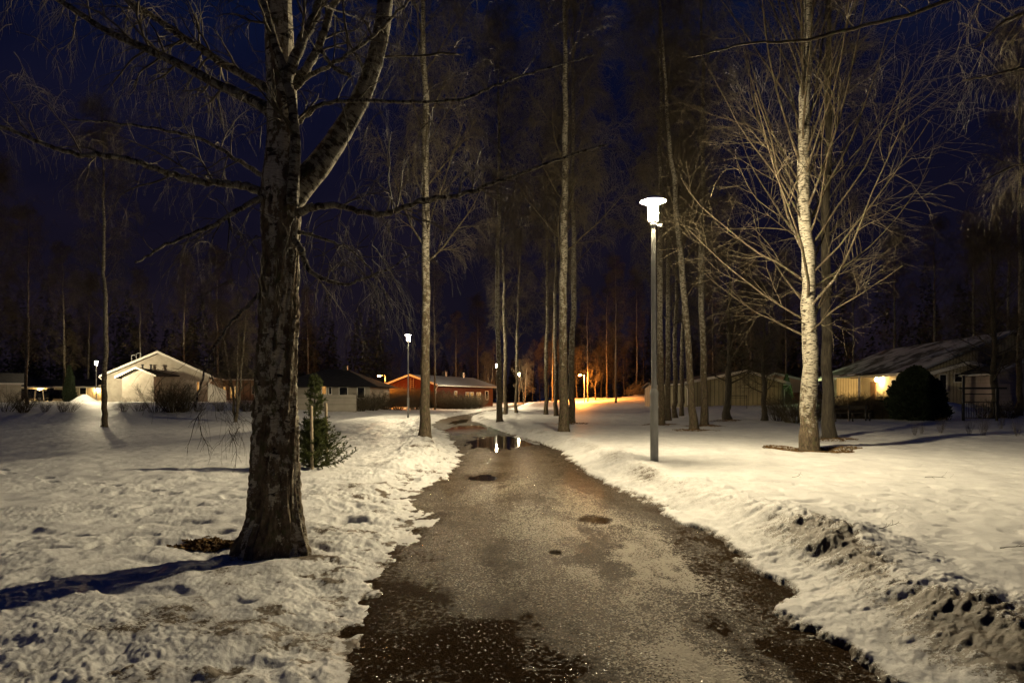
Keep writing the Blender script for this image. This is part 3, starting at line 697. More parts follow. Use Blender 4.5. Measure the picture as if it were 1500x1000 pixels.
def hero_tree():
    t = empty('birch_tree', B, 'huge old birch with dark fissured trunk and spreading limbs in the left foreground', 'birch tree', 'bare birch trees in the park')
    o = np.array(B)
    spec = [(400,812,112),(401,800,104),(403,785,94),(404,765,84),(403,740,76),(402,700,70),(403,650,66),(404,600,62),(405,540,58),(408,480,56),(409,420,54),(411,360,53),(412,300,56),(413,270,60),(414,240,52),(414,200,44),(413,150,42),(411,100,41),(409,50,40),(407,0,38),(404,-80,35),(398,-200,32),(390,-400,26),(385,-700,18),(380,-1100,8)]
    Pt, Rt = limb_px([(px, py, w, hy) for px, py, w in spec], 900)
    g = rough_tube(Pt, Rt, 150, 7, .026, B[2], 3.6)
    g = (g[0]-o, *g[1:])
    # buttress roots
    V = g[0]; z = V[:, 2]; th = np.arctan2(V[:, 1], V[:, 0]); k = np.exp(-np.clip(z, 0, 9)/.16)
    lob = 1+k*(.10*np.cos(3*th+.7)+.12*np.cos(5*th+2.1)); V[:, 0] *= lob; V[:, 1] *= lob
    V[:, 0] -= .10*k*(th > 1.8)*0
    tube_obj('trunk', [g], M['old_birch'], t)
    limbs = {
     'right_fork': [(418,300,44,hy),(440,272,40,hy+.02),(465,246,36,hy+.03),(490,210,32,hy+.05),(515,170,29,hy+.06),(538,125,27,hy+.08),(552,80,25,hy+.1),(561,35,23,hy+.1),(566,-20,21,hy+.1),(572,-120,18,hy+.2),(590,-350,13,hy+.3),(600,-600,7,hy+.4)],
     'stem_front': [(428,300,19,hy-.16),(431,250,17,hy-.2),(433,200,15,hy-.2),(428,150,14,hy-.2),(418,110,14,hy-.2),(408,80,13,hy-.22),(398,50,12,hy-.22),(386,5,11,hy-.24),(378,-60,10,hy-.3),(365,-200,7,hy-.4)],
     'stem_mid': [(420,118,17,hy-.2),(430,88,16,hy-.22),(442,62,15,hy-.24),(456,35,14,hy-.25),(470,0,13,hy-.27),(485,-60,12,hy-.3),(505,-220,8,hy-.5)],
     'stem_right': [(434,125,15,hy-.05),(446,105,13,hy-.04),(462,80,12,hy),(474,50,11,hy),(482,20,11,hy+.03),(500,-20,9,hy+.1),(540,-120,6,hy+.2)],
     'up_left': [(398,165,20,hy),(380,152,17,hy+.03),(345,135,15,hy+.08),(325,127,14,hy+.1),(290,108,13,hy+.15),(250,88,12,hy+.2),(215,72,11,hy+.25),(175,55,10,hy+.3),(140,36,9,hy+.35),(110,15,8,hy+.4),(70,-10,7,hy+.5),(10,-50,5,hy+.6)],
     'up_left_high': [(400,135,16,hy+.1),(385,126,13,hy+.15),(360,112,12,hy+.25),(325,93,11,hy+.35),(290,68,10,hy+.5),(260,50,9,hy+.6),(225,25,8,hy+.7),(190,5,7,hy+.8),(160,-25,6,hy+.9)],
     'low_left': [(400,290,15,hy),(380,279,13,hy-.05),(350,271,11,hy-.1),(320,268,10,hy-.15),(290,266,9,hy-.2),(255,257,9,hy-.25),(225,246,8,hy-.3),(190,233,8,hy-.35),(150,227,8,hy-.4),(120,228,7,hy-.45),(85,219,6,hy-.5),(50,205,6,hy-.55),(20,192,5,hy-.6),(-40,170,4,hy-.7)],
     'low_left_down': [(392,285,9,hy-.1),(372,294,8,hy-.18),(345,310,7,hy-.28),(310,332,6,hy-.4),(275,345,5,hy-.5),(235,362,4,hy-.65),(200,385,3,hy-.8)],
     'low_right': [(425,318,15,hy),(445,308,12,hy-.06),(465,302,10,hy-.1),(490,300,9,hy-.13),(515,306,8,hy-.18),(545,314,8,hy-.2),(570,313,8,hy-.25),(600,300,7,hy-.3),(630,290,7,hy-.33),(665,288,6,hy-.38),(700,278,6,hy-.42),(725,267,5,hy-.45),(760,256,4,hy-.5),(800,240,3.5,hy-.55),(850,222,3,hy-.6),(890,212,2,hy-.65)],
     'mid_right': [(432,185,10,hy-.05),(448,168,7,hy-.12),(470,152,6,hy-.2),(500,148,5.5,hy-.28),(540,147,5,hy-.35),(590,150,4.5,hy-.4),(640,149,4,hy-.48),(680,146,4,hy-.54),(720,128,3.5,hy-.6),(760,112,3,hy-.65),(810,98,2.6,hy-.7),(870,80,2,hy-.8)],
     'high_right': [(432,130,9,hy-.05),(450,112,7,hy-.1),(480,98,6,hy-.13),(510,80,5,hy-.18),(545,55,5,hy-.2),(580,20,4,hy-.25),(610,-10,3,hy-.3)],
     'down_right': [(432,352,9,hy-.1),(440,362,9,hy-.14),(446,382,8,hy-.18),(454,398,7,hy-.2),(472,408,6.5,hy-.23),(492,415,5.5,hy-.27),(510,417,4,hy-.3),(540,405,3.5,hy-.34),(575,392,2.5,hy-.4),(600,372,2,hy-.45)],
     'drop_right': [(430,338,7,hy),(455,344,5,hy-.05),(480,352,4,hy-.1),(510,362,3,hy-.12),(535,385,3,hy-.15),(560,420,2.5,hy-.17),(575,455,2,hy-.2)],
     'twist_up_right': [(436,110,7,hy-.15),(455,92,6,hy-.2),(470,72,6,hy-.2),(482,92,6,hy-.2),(495,105,5,hy-.22),(515,112,4,hy-.25)],
     'lowest_left': [(378,430,6,hy-.1),(362,450,5,hy-.2),(340,470,4,hy-.3),(318,500,3.5,hy-.4),(300,540,3,hy-.5),(285,600,2.5,hy-.6)],
     'left_level': [(395,265,8,hy+.1),(350,235,6,hy+.3),(300,205,5,hy+.5),(240,190,4,hy+.7),(170,180,3,hy+.9),(100,175,2,hy+1)],
    }
    rng = np.random.default_rng(77); tw = []; 
    for name, pts in limbs.items():
        n = 160 if len(pts) > 7 else 80
        Q, Rr = limb_px(pts, n)
        big = Rr[0] > .05
        if big: g = rough_tube(Q, Rr, 40, 11+len(tw), .006, 0, -1); g = (g[0]-o, g[1], g[2], np.clip(g[3]*.8, 0, 1))
        else:
            kn = 1+.16*perlin(np.arange(n)*.35, np.zeros(n)+len(tw), 5)+.1*perlin(np.arange(n)*1.1, np.zeros(n)+len(tw), 6); Q = Q+.013*np.stack([perlin(np.arange(n)*.22, np.zeros(n)+i*3+len(tw), 8) for i in range(3)], -1)
            g = tube_geo((Q-o)[None], (Rr*kn)[None], 10); g = (g[0], g[1], g[2], np.full(len(g[0]), .24))
        tube_obj('limb', [g], M['limb'], t)
        Q = (Q-o)[::max(1, n//24)]; Rr = Rr[::max(1, n//24)]
        Lg = np.linalg.norm(Q[-1]-Q[0])
        c2 = int(np.clip(Lg*6.5, 5, 22))
        Q2, R2 = spawn(rng, Q[None], Rr[None], c2, .15, .98, .75, 55, 9, -.15, .16, .35, .0022)
        R2 = np.minimum(R2, .010)
        Q3, R3 = spawn(rng, Q2, R2, 6, .15, 1, .42, 48, 7, -1.1, .15, .6, .0014)
        Q4, R4 = spawn(rng, Q3, R3, 3, .2, 1, .34, 40, 6, -2.2, .16, .8, .0010)
        tw += [tube_geo(Q2, R2, 5), tube_geo(Q3, R3, 4), tube_geo(Q4, R4, 3)]
    # long pendulous twigs hanging in front of the field
    def hang(px0, px1, py0, py1, cnt, ln, Y, seed):
        rg = np.random.default_rng(seed); starts = np.stack([P(a, b, y) for a, b, y in zip(rg.uniform(px0, px1, cnt), rg.uniform(py0, py1, cnt), Y+rg.uniform(-.5, .5, cnt))])
        d = nrm(rg.normal(size=(cnt, 3))*np.array((.8, .8, .3))+np.array((0, 0, -.3))); p = starts; pts = [p]; n = 14; l = ln*rg.uniform(.5, 1.3, cnt)[:, None]
        for k in range(n-1):
            p = p+d*l/(n-1); pts.append(p); d = nrm(d+np.array((0, 0, -.22))+rg.normal(size=d.shape)*.17)
        Q = np.stack(pts, 1)-o; Rr = np.repeat((.0035*(1-.7*np.linspace(0, 1, n)))[None], cnt, 0)
        Q3, R3 = spawn(rg, Q, Rr, 7, .15, 1, .30*ln/.8, 38, 6, -1.2, .16, .7, .0011)
        return [tube_geo(Q, Rr, 4), tube_geo(Q3, R3, 3)]
    tw += hang(445, 580, 270, 400, 34, .75, hy-.4, 3)
    tw += hang(300, 385, 270, 420, 16, .75, hy-.5, 4)
    tw += hang(0, 380, -30, 120, 26, .7, hy+.2, 5)
    tw += hang(560, 760, 150, 280, 14, .6, hy-.6, 6)
    tw += hang(270, 375, 560, 640, 5, .35, hy-.7, 7)
    tw += hang(470, 760, -30, 60, 18, .7, hy-.3, 8)
    tube_obj('twigs', tw, M['twig'], t)
hero_tree()
def side_tree():
    """birch whose trunk stands outside the right edge; its boughs hang into view"""
    Y = 9.0; bx = (1690-750)/F*Y; base = np.array((bx, Y, ground(bx, Y)))
    t = empty('birch_tree', base, 'birch beyond the right edge whose dark bough hangs into the upper right', 'birch tree', 'bare birch trees in the park')
    Pt, Rt = limb_px([(1690, 742, 60, Y), (1690, 600, 46, Y), (1688, 300, 40, Y), (1685, 0, 34, Y), (1680, -300, 26, Y), (1676, -800, 12, Y)], 300)
    g = rough_tube(Pt, Rt, 40, 21, .01, 0, 2); tube_obj('trunk', [(g[0]-base, *g[1:])], M['birch'], t)
    rng = np.random.default_rng(5); tw = []
    for pts in ([(1688,40,16,Y),(1600,-20,12,Y-.2),(1500,-40,10,Y-.4),(1400,-5,8,Y-.6),(1340,20,8,Y-.7),(1290,33,7,Y-.8),(1240,43,7,Y-.9),(1190,58,6,Y-1),(1140,63,5,Y-1),(1095,62,4,Y-1.1),(1060,72,3.5,Y-1.2),(1010,84,2.5,Y-1.2)],
                [(1688,160,14,Y),(1600,110,9,Y-.3),(1540,95,7,Y-.5),(1490,100,5,Y-.8),(1450,112,4,Y-1),(1410,118,3,Y-1)],
                [(1688,90,14,Y),(1600,30,9,Y-.2),(1530,10,7,Y),(1470,30,5,Y),(1430,70,3,Y)],
                [(1688,330,12,Y),(1600,250,8,Y-.3),(1530,230,6,Y-.4),(1480,245,4,Y-.5),(1440,265,3,Y-.6)]):
        Q, Rr = limb_px(pts, 120); Rr = Rr*.7; Q = Q+.02*np.stack([perlin(np.arange(120)*.2, np.zeros(120)+i*3, 8) for i in range(3)], -1)
        g = tube_geo((Q-base)[None], Rr[None], 10); tube_obj('limb', [(g[0], g[1], g[2], np.full(len(g[0]), .9))], M['limb'], t)
        Q = (Q-base)[::5]; Rr = Rr[::5]
        Q2, R2 = spawn(rng, Q[None], Rr[None], 18, .2, .98, 1.0, 55, 9, -.6, .18, .35, .003); R2 = np.minimum(R2, .01)
        Q3, R3 = spawn(rng, Q2, R2, 6, .15, 1, .55, 48, 7, -1.4, .18, .6, .002)
        Q4, R4 = spawn(rng, Q3, R3, 3, .2, 1, .45, 40, 6, -2.2, .16, .8, .0015)
        tw += [tube_geo(Q2, R2, 5), tube_geo(Q3, R3, 4), tube_geo(Q4, R4, 3)]
    tube_obj('twigs', tw, M['twig'], t)
side_tree()

# ------------------------------------------------------------------ young spruce, stakes
def spruce(c):
    t = empty('spruce_sapling', c, 'small young spruce with lopsided lower branches between two wooden stakes', 'spruce')
    rng = np.random.default_rng(9); H = 1.62
    z = np.linspace(0, H, 24); Pt = np.stack([.01*np.sin(z*4), 0*z, z], -1)
    tube_obj('trunk', [tube_geo(Pt[None], (.018*(1-z/H)+.005)[None], 8)], M['darkbark'], t)
    Q = []; 
    for h in np.concatenate([np.arange(.05, .85, .062), np.arange(.9, 1.6, .105)]):
        nb = 17 if h < .85 else 6
        ln = .46*(1-h/.98)+.10 if h < .85 else .17*(1-(h-.85)/.85)+.05
        for k in range(nb):
            a = rng.uniform(0, 2*math.pi); l = ln*rng.uniform(.6, 1.2)*(1.18 if math.cos(a) > .3 and h < .5 else 1)
            s = np.linspace(0, 1, 8); x = l*s; zz = h+l*(.42*s*s-.02*s) if h < .85 else h+l*.55*s
            Q.append(np.stack([x*math.cos(a), x*math.sin(a), zz], -1))
    Q = np.stack(Q); Rr = np.repeat((.005*(1-.7*np.linspace(0, 1, 8)))[None], len(Q), 0)
    Q2, R2 = spawn(rng, Q, Rr, 9, .1, 1, .11, 48, 4, .1, .08, .7, .0012)
    tube_obj('branches', [tube_geo(Q, Rr, 4), tube_geo(Q2, R2, 3)], M['twig'], t)
    # needles: short blades all along twigs
    def needles(Q, cnt, ln):
        T, n, _ = Q.shape; idx = np.repeat(np.arange(T), cnt); tt = rng.uniform(.05, 1, len(idx))*(n-1); i = np.minimum(tt.astype(int), n-2); f = (tt-i)[:, None]
        p = Q[idx, i]*(1-f)+Q[idx, i+1]*f; tan = nrm(Q[idx, i+1]-Q[idx, i]); rv = rng.normal(size=p.shape); pr = nrm(rv-(rv*tan).sum(-1, keepdims=True)*tan)
        d = nrm(tan*.6+pr+np.array((0, 0, .15))); w = nrm(np.cross(d, rng.normal(size=d.shape)))*.0030; e = p+d*ln*rng.uniform(.6, 1.1, len(p))[:, None]
        return np.stack([p-w, p+w, e], 1).reshape(-1, 3)
    V = np.concatenate([needles(Q, 90, .03), needles(Q2, 44, .027), needles(Pt[None, 10:], 260, .028)])
    np_mesh('foliage', V, tris=np.arange(len(V)).reshape(-1, 3), mat=M['needle'], parent=t, smooth=False)
SP = hit(462, 684)
TREE_WELLS.append((SP[0], SP[1], .45, .03))
spruce(SP-np.array((0,0,.04)))
for px, py, top, lab in ((457.5,678,594,'wooden stake standing in front of the young spruce'), (479,656,590,'wooden stake standing behind the young spruce')):
    c = hit(px, py); c[1] = SP[1]+(-.3 if px < 460 else .45); c[0] = (px-750)/F*c[1]; c[2] = ground(c[0], c[1]); h = (H0-(top-HY)/F*c[1])-c[2]
    b = MB().lathe([(.027,-.25),(.027,h-.02),(.020,h)], 10).build('wooden_stake', M['stake'], smooth=True); b.location = c; b.rotation_euler = (R(.6), R(-.8), 0)
    tag(b, lab, 'stake', 'stakes beside the young spruce')

# ------------------------------------------------------------------ lamps
def lamp(c, label, top, group='post-top lamps along the path', glass='lamp_glass', tilt=0):
    t = empty('street_lamp', c, label, 'street lamp', group); H = top
    MB().lathe([(.076,-.3),(.074,1.18),(.079,1.20),(.079,1.26),(.054,1.33)], 20).build('lower_pole', M['galv'], t, True)
    MB().lathe([(.049,1.32),(.040,H-.42)], 18).build('upper_pole', M['galv'], t, True)
    MB().lathe([(.05,H-.47),(.062,H-.46),(.066,H-.41),(.075,H-.40),(.075,H-.385)], 20).build('collar', M['galv'], t, True)
    MB().lathe([(.086,H-.383),(.094,H-.10),(.094,H-.03)], 20).build('lantern_glass', M[glass], t, True)
    MB().lathe([(.10,H-.025),(.235,H-.03),(.24,H-.018),(.18,H+.03),(.09,H+.06),(.04,H+.065)], 36).build('lamp_hat', M['hat'], t, True)
    MB().box(.085,.15,-.03,.03,H-.49,H-.45).build('bracket', M['galv'], t)
    t.rotation_euler = (0, tilt, 0); return t
for (px, py, Y, top, lab) in [
 (958.5,675,None,293,'tall lit lamp post nearest the camera, on the right snow bank beside the path'),
 (598,616,44.4,490,'second lit lamp post from the camera, left of the path beside the banded birch'),
 (728,602,80,533,'lit lamp post touching the dark birch trunk, third along the path'),
 (760,598,107,546,'smallest lit path lamp, farthest along the path'),
 (141,596,76,529,'lit lamp post on the far left between the snow heap and the white gabled house')]:
    if Y is None: c = hit(px, py)
    else: c = np.array(((px-750)/F*Y, Y, 0)); c[2] = ground(c[0], Y)
    z = H0-(top-HY)/F*c[1]
    lamp(c, lab, z-c[2], glass='lamp_glass', tilt=R(-.25) if Y is None else 0)
def road_lamp(px, Y, top, label, dirx=-1, g='orange_glass'):
    x = (px-750)/F*Y; c = (x, Y, ground(x, Y)); H = H0-(top-HY)/F*Y-c[2]
    t = empty('road_lamp', c, label, 'street lamp', 'orange road lamps')
    MB().bar((0,0,-.3), (0,0,H), .09, 10, .06).build('pole', M['galv'], t, True)
    MB().bar((0,0,H-.05), (dirx*.55,0,H+.05), .035, 8).build('arm', M['galv'], t, True)
    MB().prism([(dirx*.45,H-.0),(dirx*1.0,H+.02),(dirx*1.05,H+.1),(dirx*.5,H+.16)], -.14, .14).build('lamp_head', M['dark_metal'], t)
    MB().prism([(dirx*.6,H-.08),(dirx*.85,H-.07),(dirx*.87,H-.005),(dirx*.58,H-.02)], -.10, .10).build('lens', M[g], t)
road_lamp(564.5, 79, 550, 'orange road lamp standing left of the red gabled house behind the hedge')
road_lamp(856, 111, 549, 'orange road lamp at the edge of the wood among the thin trees', g='orange_bright')

# ------------------------------------------------------------------ buildings
def window(parent, x, z, w, h, lit=False, y=0, side=None, name='window', muntin=0):
    """window on the front (-y) wall; side=(nx) for wall at x"""
    def bx(mb, a0, a1, d0, d1, z0, z1):
        if side is None: mb.box(a0, a1, y-d1, y-d0, z0, z1)
        elif side > 0: mb.box(y+d0, y+d1, a0, a1, z0, z1)
        else: mb.box(y-d1, y-d0, a0, a1, z0, z1)
        return mb
    fr = MB(); f = .07
    bx(fr, x-w/2-f, x+w/2+f, .003, .05, z-f, z); bx(fr, x-w/2-f, x+w/2+f, .003, .05, z+h, z+h+f); bx(fr, x-w/2-f, x-w/2, .003, .05, z, z+h); bx(fr, x+w/2, x+w/2+f, .003, .05, z, z+h)
    for i in range(muntin): xx = x-w/2+w*(i+1)/(muntin+1); bx(fr, xx-.03, xx+.03, .025, .048, z, z+h)
    o = fr.build(name, M['trim'], parent)
    p = bx(MB(), x-w/2, x+w/2, .004, .02, z, z+h).build('pane', M['lit'] if lit else M['glass'], o)
    return o
def house(name, label, cat, loc, rz, W, Ln, He, Hr, wm, rm, ov=.5, wins=(), axis='y', base=True, group=None, apex=0):
    """axis y: gable faces the front (-y); axis x: eaves face the front"""
    t = empty(name, loc, label, cat, group, rz)
    if axis == 'y':
        MB().prism([(-W/2,-.6),(W/2,-.6),(W/2,He),(apex,Hr),(-W/2,He)], 0, Ln).build('wall', wm, t)
        sl = (Hr-He)/(W/2); th = .16
        r = MB()
        for sg in (-1, 1):
            sl = (Hr-He)/(W/2-sg*apex); xe = sg*(W/2+ov); ze = He-sl*ov
            r.add([(apex,-ov,Hr+.02),(apex,Ln+ov,Hr+.02),(xe,Ln+ov,ze+.02),(xe,-ov,ze+.02),(apex,-ov,Hr+.02+th),(apex,Ln+ov,Hr+.02+th),(xe,Ln+ov,ze+.02+th),(xe,-ov,ze+.02+th)],
                  [(0,1,2,3),(4,7,6,5),(3,2,6,7),(0,3,7,4),(1,5,6,2)])
        ro = r.build('roof', rm, t)
        v = MB()
        for sg in (-1, 1):
            sl = (Hr-He)/(W/2-sg*apex); xe = sg*(W/2+ov+.03); ze = He-sl*(ov+.03)
            v.add([(apex,-ov-.05,Hr-.04),(xe,-ov-.05,ze-.04),(xe,-ov-.05,ze+.2),(apex,-ov-.05,Hr+.2),(apex,-ov-.01,Hr-.04),(xe,-ov-.01,ze-.04),(xe,-ov-.01,ze+.2),(apex,-ov-.01,Hr+.2)],
                  [(0,1,2,3),(7,6,5,4),(0,4,5,1),(3,2,6,7),(1,5,6,2)])
        v.build('bargeboard', M['trim'], t)
        g = MB()
        for sg in (-1, 1):
            xe = sg*(W/2+ov+.06); ze = He-(Hr-He)/(W/2-sg*apex)*ov
            g.bar((xe,-ov,ze),(xe,Ln+ov,ze),.06,8); g.bar((xe,-ov+.1,ze-.05),(sg*(W/2+.06),-.08,ze-.45),.04,6); g.bar((sg*(W/2+.06),-.08,ze-.45),(sg*(W/2+.06),-.08,0),.04,6)
        g.build('downpipe', M['trim'], t)
    else:
        D = Ln
        MB().prismx([(0,-.6),(D,-.6),(D,He),(D/2,Hr),(0,He)], -W/2, W/2).build('wall', wm, t)
        r = MB(); sl = (Hr-He)/(D/2); th = .16
        for y0, ye in ((D/2, -ov), (D/2, D+ov)):
            ze = He-sl*ov
            r.add([(-W/2-ov,y0,Hr+.02),(W/2+ov,y0,Hr+.02),(W/2+ov,ye,ze+.02),(-W/2-ov,ye,ze+.02),(-W/2-ov,y0,Hr+.18),(W/2+ov,y0,Hr+.18),(W/2+ov,ye,ze+.18),(-W/2-ov,ye,ze+.18)],
                  [(0,1,2,3),(4,7,6,5),(3,2,6,7),(0,3,7,4),(1,5,6,2)])
        r.build('roof', rm, t)
        ze = He-sl*ov
        MB().box(-W/2-ov, W/2+ov, -ov-.06, -ov-.02, ze-.02, ze+.17).build('fascia', M['trim'], t)
    for wn in wins: window(t, *wn[:4], **wn[4])
    return t
def at(px, Y, dz=0): x = (px-750)/F*Y; return np.array((x, Y, ground(x, Y)+dz))
def hgt(py, Y, c): return H0-(py-HY)/F*Y-c[2]

# white gabled house with its small gabled annexe
Y = 70; c = at(232, Y)
w1 = house('white_house', 'white gabled house with roof ladder and small gabled annexe beside the left lamp', 'house', c, 0, 9.6, 14, hgt(551,Y,c), hgt(518,Y,c), M['white_wall'], M['roof'], .45,
      wins=[(3.75,.85,.22,1.2,dict(lit=True))])
He2, Hr2 = hgt(552, 67, c), hgt(541, 67, c)
MB().prism([(-2.55,-.5),(.25,-.5),(.25,He2),(-1.3,Hr2),(-2.55,He2)], -3, -.002).build('annexe_wall', M['white_wall'], w1)
r = MB()
r.add([(-1.3,-3.3,Hr2+.02),(-3.1,-3.3,He2-.22),(-3.1,-.01,He2-.22),(-1.3,-.01,Hr2+.02),(-1.3,-3.3,Hr2+.14),(-3.1,-3.3,He2-.1),(-3.1,-.01,He2-.1),(-1.3,-.01,Hr2+.14)], [(0,1,2,3),(7,6,5,4),(0,4,5,1),(1,5,6,2)])
r.add([(-1.3,-3.3,Hr2+.02),(.5,-3.3,He2-.05),(2.0,-.01,He2+.05),(-1.3,-.01,Hr2+.02),(-1.3,-3.3,Hr2+.14),(.5,-3.3,He2+.07),(2.0,-.01,He2+.17),(-1.3,-.01,Hr2+.14)], [(0,3,2,1),(4,5,6,7),(0,1,5,4),(1,2,6,5)])
r.build('annexe_roof', M['roof'], w1)
v = MB(); v.add([(-1.3,-3.36,Hr2-.02),(-3.13,-3.36,He2-.26),(-3.13,-3.36,He2-.05),(-1.3,-3.36,Hr2+.18),(-1.3,-3.32,Hr2-.02),(-3.13,-3.32,He2-.26),(-3.13,-3.32,He2-.05),(-1.3,-3.32,Hr2+.18)], [(0,1,2,3),(7,6,5,4),(0,4,5,1),(3,2,6,7)])
v.add([(-1.3,-3.36,Hr2-.02),(.53,-3.36,He2-.09),(.53,-3.36,He2+.1),(-1.3,-3.36,Hr2+.18),(-1.3,-3.32,Hr2-.02),(.53,-3.32,He2-.09),(.53,-3.32,He2+.1),(-1.3,-3.32,Hr2+.18)], [(0,3,2,1),(4,5,6,7),(0,1,5,4),(3,7,6,2)])
v.build('annexe_bargeboard', M['trim'], w1)
for xx in (-1.15, -.4):
    f = MB().bar((xx,-1.3,Hr2-.1),(xx,-1.3,Hr2+.38),.09,10).bar((xx,-1.3,Hr2+.39),(xx,-1.3,Hr2+.5),.15,10,.12).build('vent_pipe', M['dark_metal'], w1)
lad = MB()
sl = (hgt(518,Y,c)-hgt(551,Y,c))/4.8
for k in (0, 1, 2):
    xx = -2.6+.42*k; zz = hgt(518,Y,c)+sl*xx+.2
    lad.bar((xx,.6,zz-.2),(xx,.5,zz+.75),.03,6)
    if k < 2: lad.bar((xx,.5,zz+.75),(xx+.3,.5,zz+.85),.03,6)
lad.build('roof_ladder', M['galv'], w1)
w1.location = at(232, 84); w1.scale = (1.2, 1.2, 1.2); w1.rotation_euler = (0, 0, R(15))
# garden wall and low house behind
Y = 84; c = at(318, Y, 0)
o = MB().prism([(-1.1,-.5),(1.1,-.5),(1.1,hgt(572,Y,c)),(-1.1,hgt(560,Y,c))], 0, .15).build('garden_wall', M['white_brick']); o.location = c; tag(o, 'white sloping brick garden wall at the right corner of the white gabled house', 'wall')
Y = 97; c = at(356, Y)
house('low_house', 'low brown house with amber windows right of the white gabled house', 'house', c, 0, 11, 9, hgt(556,Y,c), hgt(546,Y,c), M['tan_wall'], M['roof'], .4, axis='x',
      wins=[(-2.9,1.35,.9,.55,dict(lit=True)),(-1.65,.35,.35,1.6,dict(lit=True)),(-1.0,.35,.4,1.6,dict(lit=True)),(1.9,.9,1.2,1.1,dict(lit=False)),(-1.65-3,1.2,.6,.7,dict(lit=False))])
# far left garage and long carport
Y = 70; c = at(-18, Y)
house('garage', 'pale garage with dark roof at the far left edge', 'garage', c, R(36), 5.6, 6, hgt(561,Y,c), hgt(547,Y,c), M['white_wall'], M['roof'], .35, axis='x')
Y = 96; c = at(92, Y)
cp = house('carport_building', 'long low carport building with wall lights behind parked cars on the left', 'carport', c, R(10), 14, 6, hgt(566,Y,c), hgt(556,Y,c), M['cream_boards'], M['roof'], .5, axis='x', wins=[(-1.5,.9,.8,.9,dict(lit=False)),(2.6,.9,.8,.9,dict(lit=False))])
for k, px in enumerate((62, 139)):
    xx = (px-92)/F*Y; zz = hgt(570,Y,c)
    MB().box(xx-.16, xx+.16, -.22, -.08, zz-.08, zz+.08).build('wall_light', M['porch_glass'], cp)
    MB().box(xx-.23, xx+.23, -.30, -.003, zz+.09, zz+.13).build('light_bracket', M['dark_metal'], cp)
Y = 112; c = at(86, Y)
house('small_gabled_house', 'small dim gabled house above the long carport roof', 'house', c, 0, 3.0, 6, hgt(561,Y,c), hgt(553,Y,c), M['grey_wall'], M['roof'], .3)
Y = 92; c = at(161, Y)
sh = house('small_shed', 'small brown shed with a wall light left of the white gabled house', 'shed', c, 0, 2.4, 3, hgt(565,Y,c), hgt(561,Y,c), M['brown_wall'], M['roof'], .2, axis='x')
MB().lathe([(.02,1.95),(.14,2.0),(.14,2.2),(.02,2.25)], 12, (-.25,-.22)).build('wall_light', M['porch_glass'], sh)
MB().box(-.33,-.17,-.1,-.003,2.26,2.3).build('light_bracket', M['dark_metal'], sh)
# dark house with big hipped roof
Y = 62; c = at(487, Y)
t = empty('dark_house', c, 'dark hipped-roof house with small lit windows behind a low wall', 'house', rz=0)
He, Hr = hgt(566,Y,c), hgt(541,Y,c); W2 = 4.9
MB().box(-W2, 3.4, 0, 10, -.5, He).build('wall', M['grey_wall'], t)
MB().add([(-W2-.9,-.8,He+.01),(4.3,-.8,He+.01),(4.3,10.8,He+.01),(-W2-.9,10.8,He+.01),(-1.9,4.5,Hr+.2),(.2,4.5,Hr+.2)], [(0,1,5,4),(1,2,5),(2,3,4,5),(3,0,4),(0,3,2,1)]).build('roof', M['roof'], t)
MB().box(-.1,.35,4,4.5,Hr,Hr+.55).build('chimney', M['dark_metal'], t)
window(t, -.75, hgt(577,Y,c), .35, .75, lit=True); window(t, -.2, hgt(577,Y,c), .2, .6, lit=False); window(t, -4.1, .9, .9, 1.2); window(t, 2.6, .9, .6, .9, lit=False); window(t, 1.0, .9, .7, .9)
Y = 58; c = at(470, Y)
o = MB().box(-3.6,3.0,0,.15,-.4,hgt(578,Y,c)).build('low_wall', M['grey_wall']); o.location = c; tag(o, 'long low pale garden wall in front of the dark hipped-roof house', 'wall')
# red house
Y = 84; c = at(603, Y)
He, Hr = hgt(563,Y,c), hgt(550,Y,c)
rh = house('red_house', 'red boarded gabled house with snow on its long roof, lit by the orange lamp', 'house', c, R(-24), 6.8, 16, He, Hr, M['red_wall'], M['full_snow_roof'], .5,
   wins=[(5,.9,.6,1.0,dict(lit=True,side=1,y=3.4)),(8.2,1.0,.9,.8,dict(lit=True,side=1,y=3.4)),(9.5,1.0,.9,.8,dict(lit=True,side=1,y=3.4)),(11.5,1.0,1.1,.8,dict(lit=True,side=1,y=3.4,muntin=1)),(14,.9,.8,1.1,dict(side=1,y=3.4))])
lad = MB()
for xx in (-.05,.35): lad.bar((xx,-.12,.4),(xx,-.12,Hr-.3),.03,6)
for i in range(12): lad.bar((-.05,-.12,.5+i*.24),(.35,-.12,.5+i*.24),.02,5)
lad.build('wall_ladder', M['stake'], rh)
for yy in (8, 13): MB().box(-.3,.2,yy,yy+.5,Hr,Hr+.8).build('chimney', M['dark_metal'], rh)
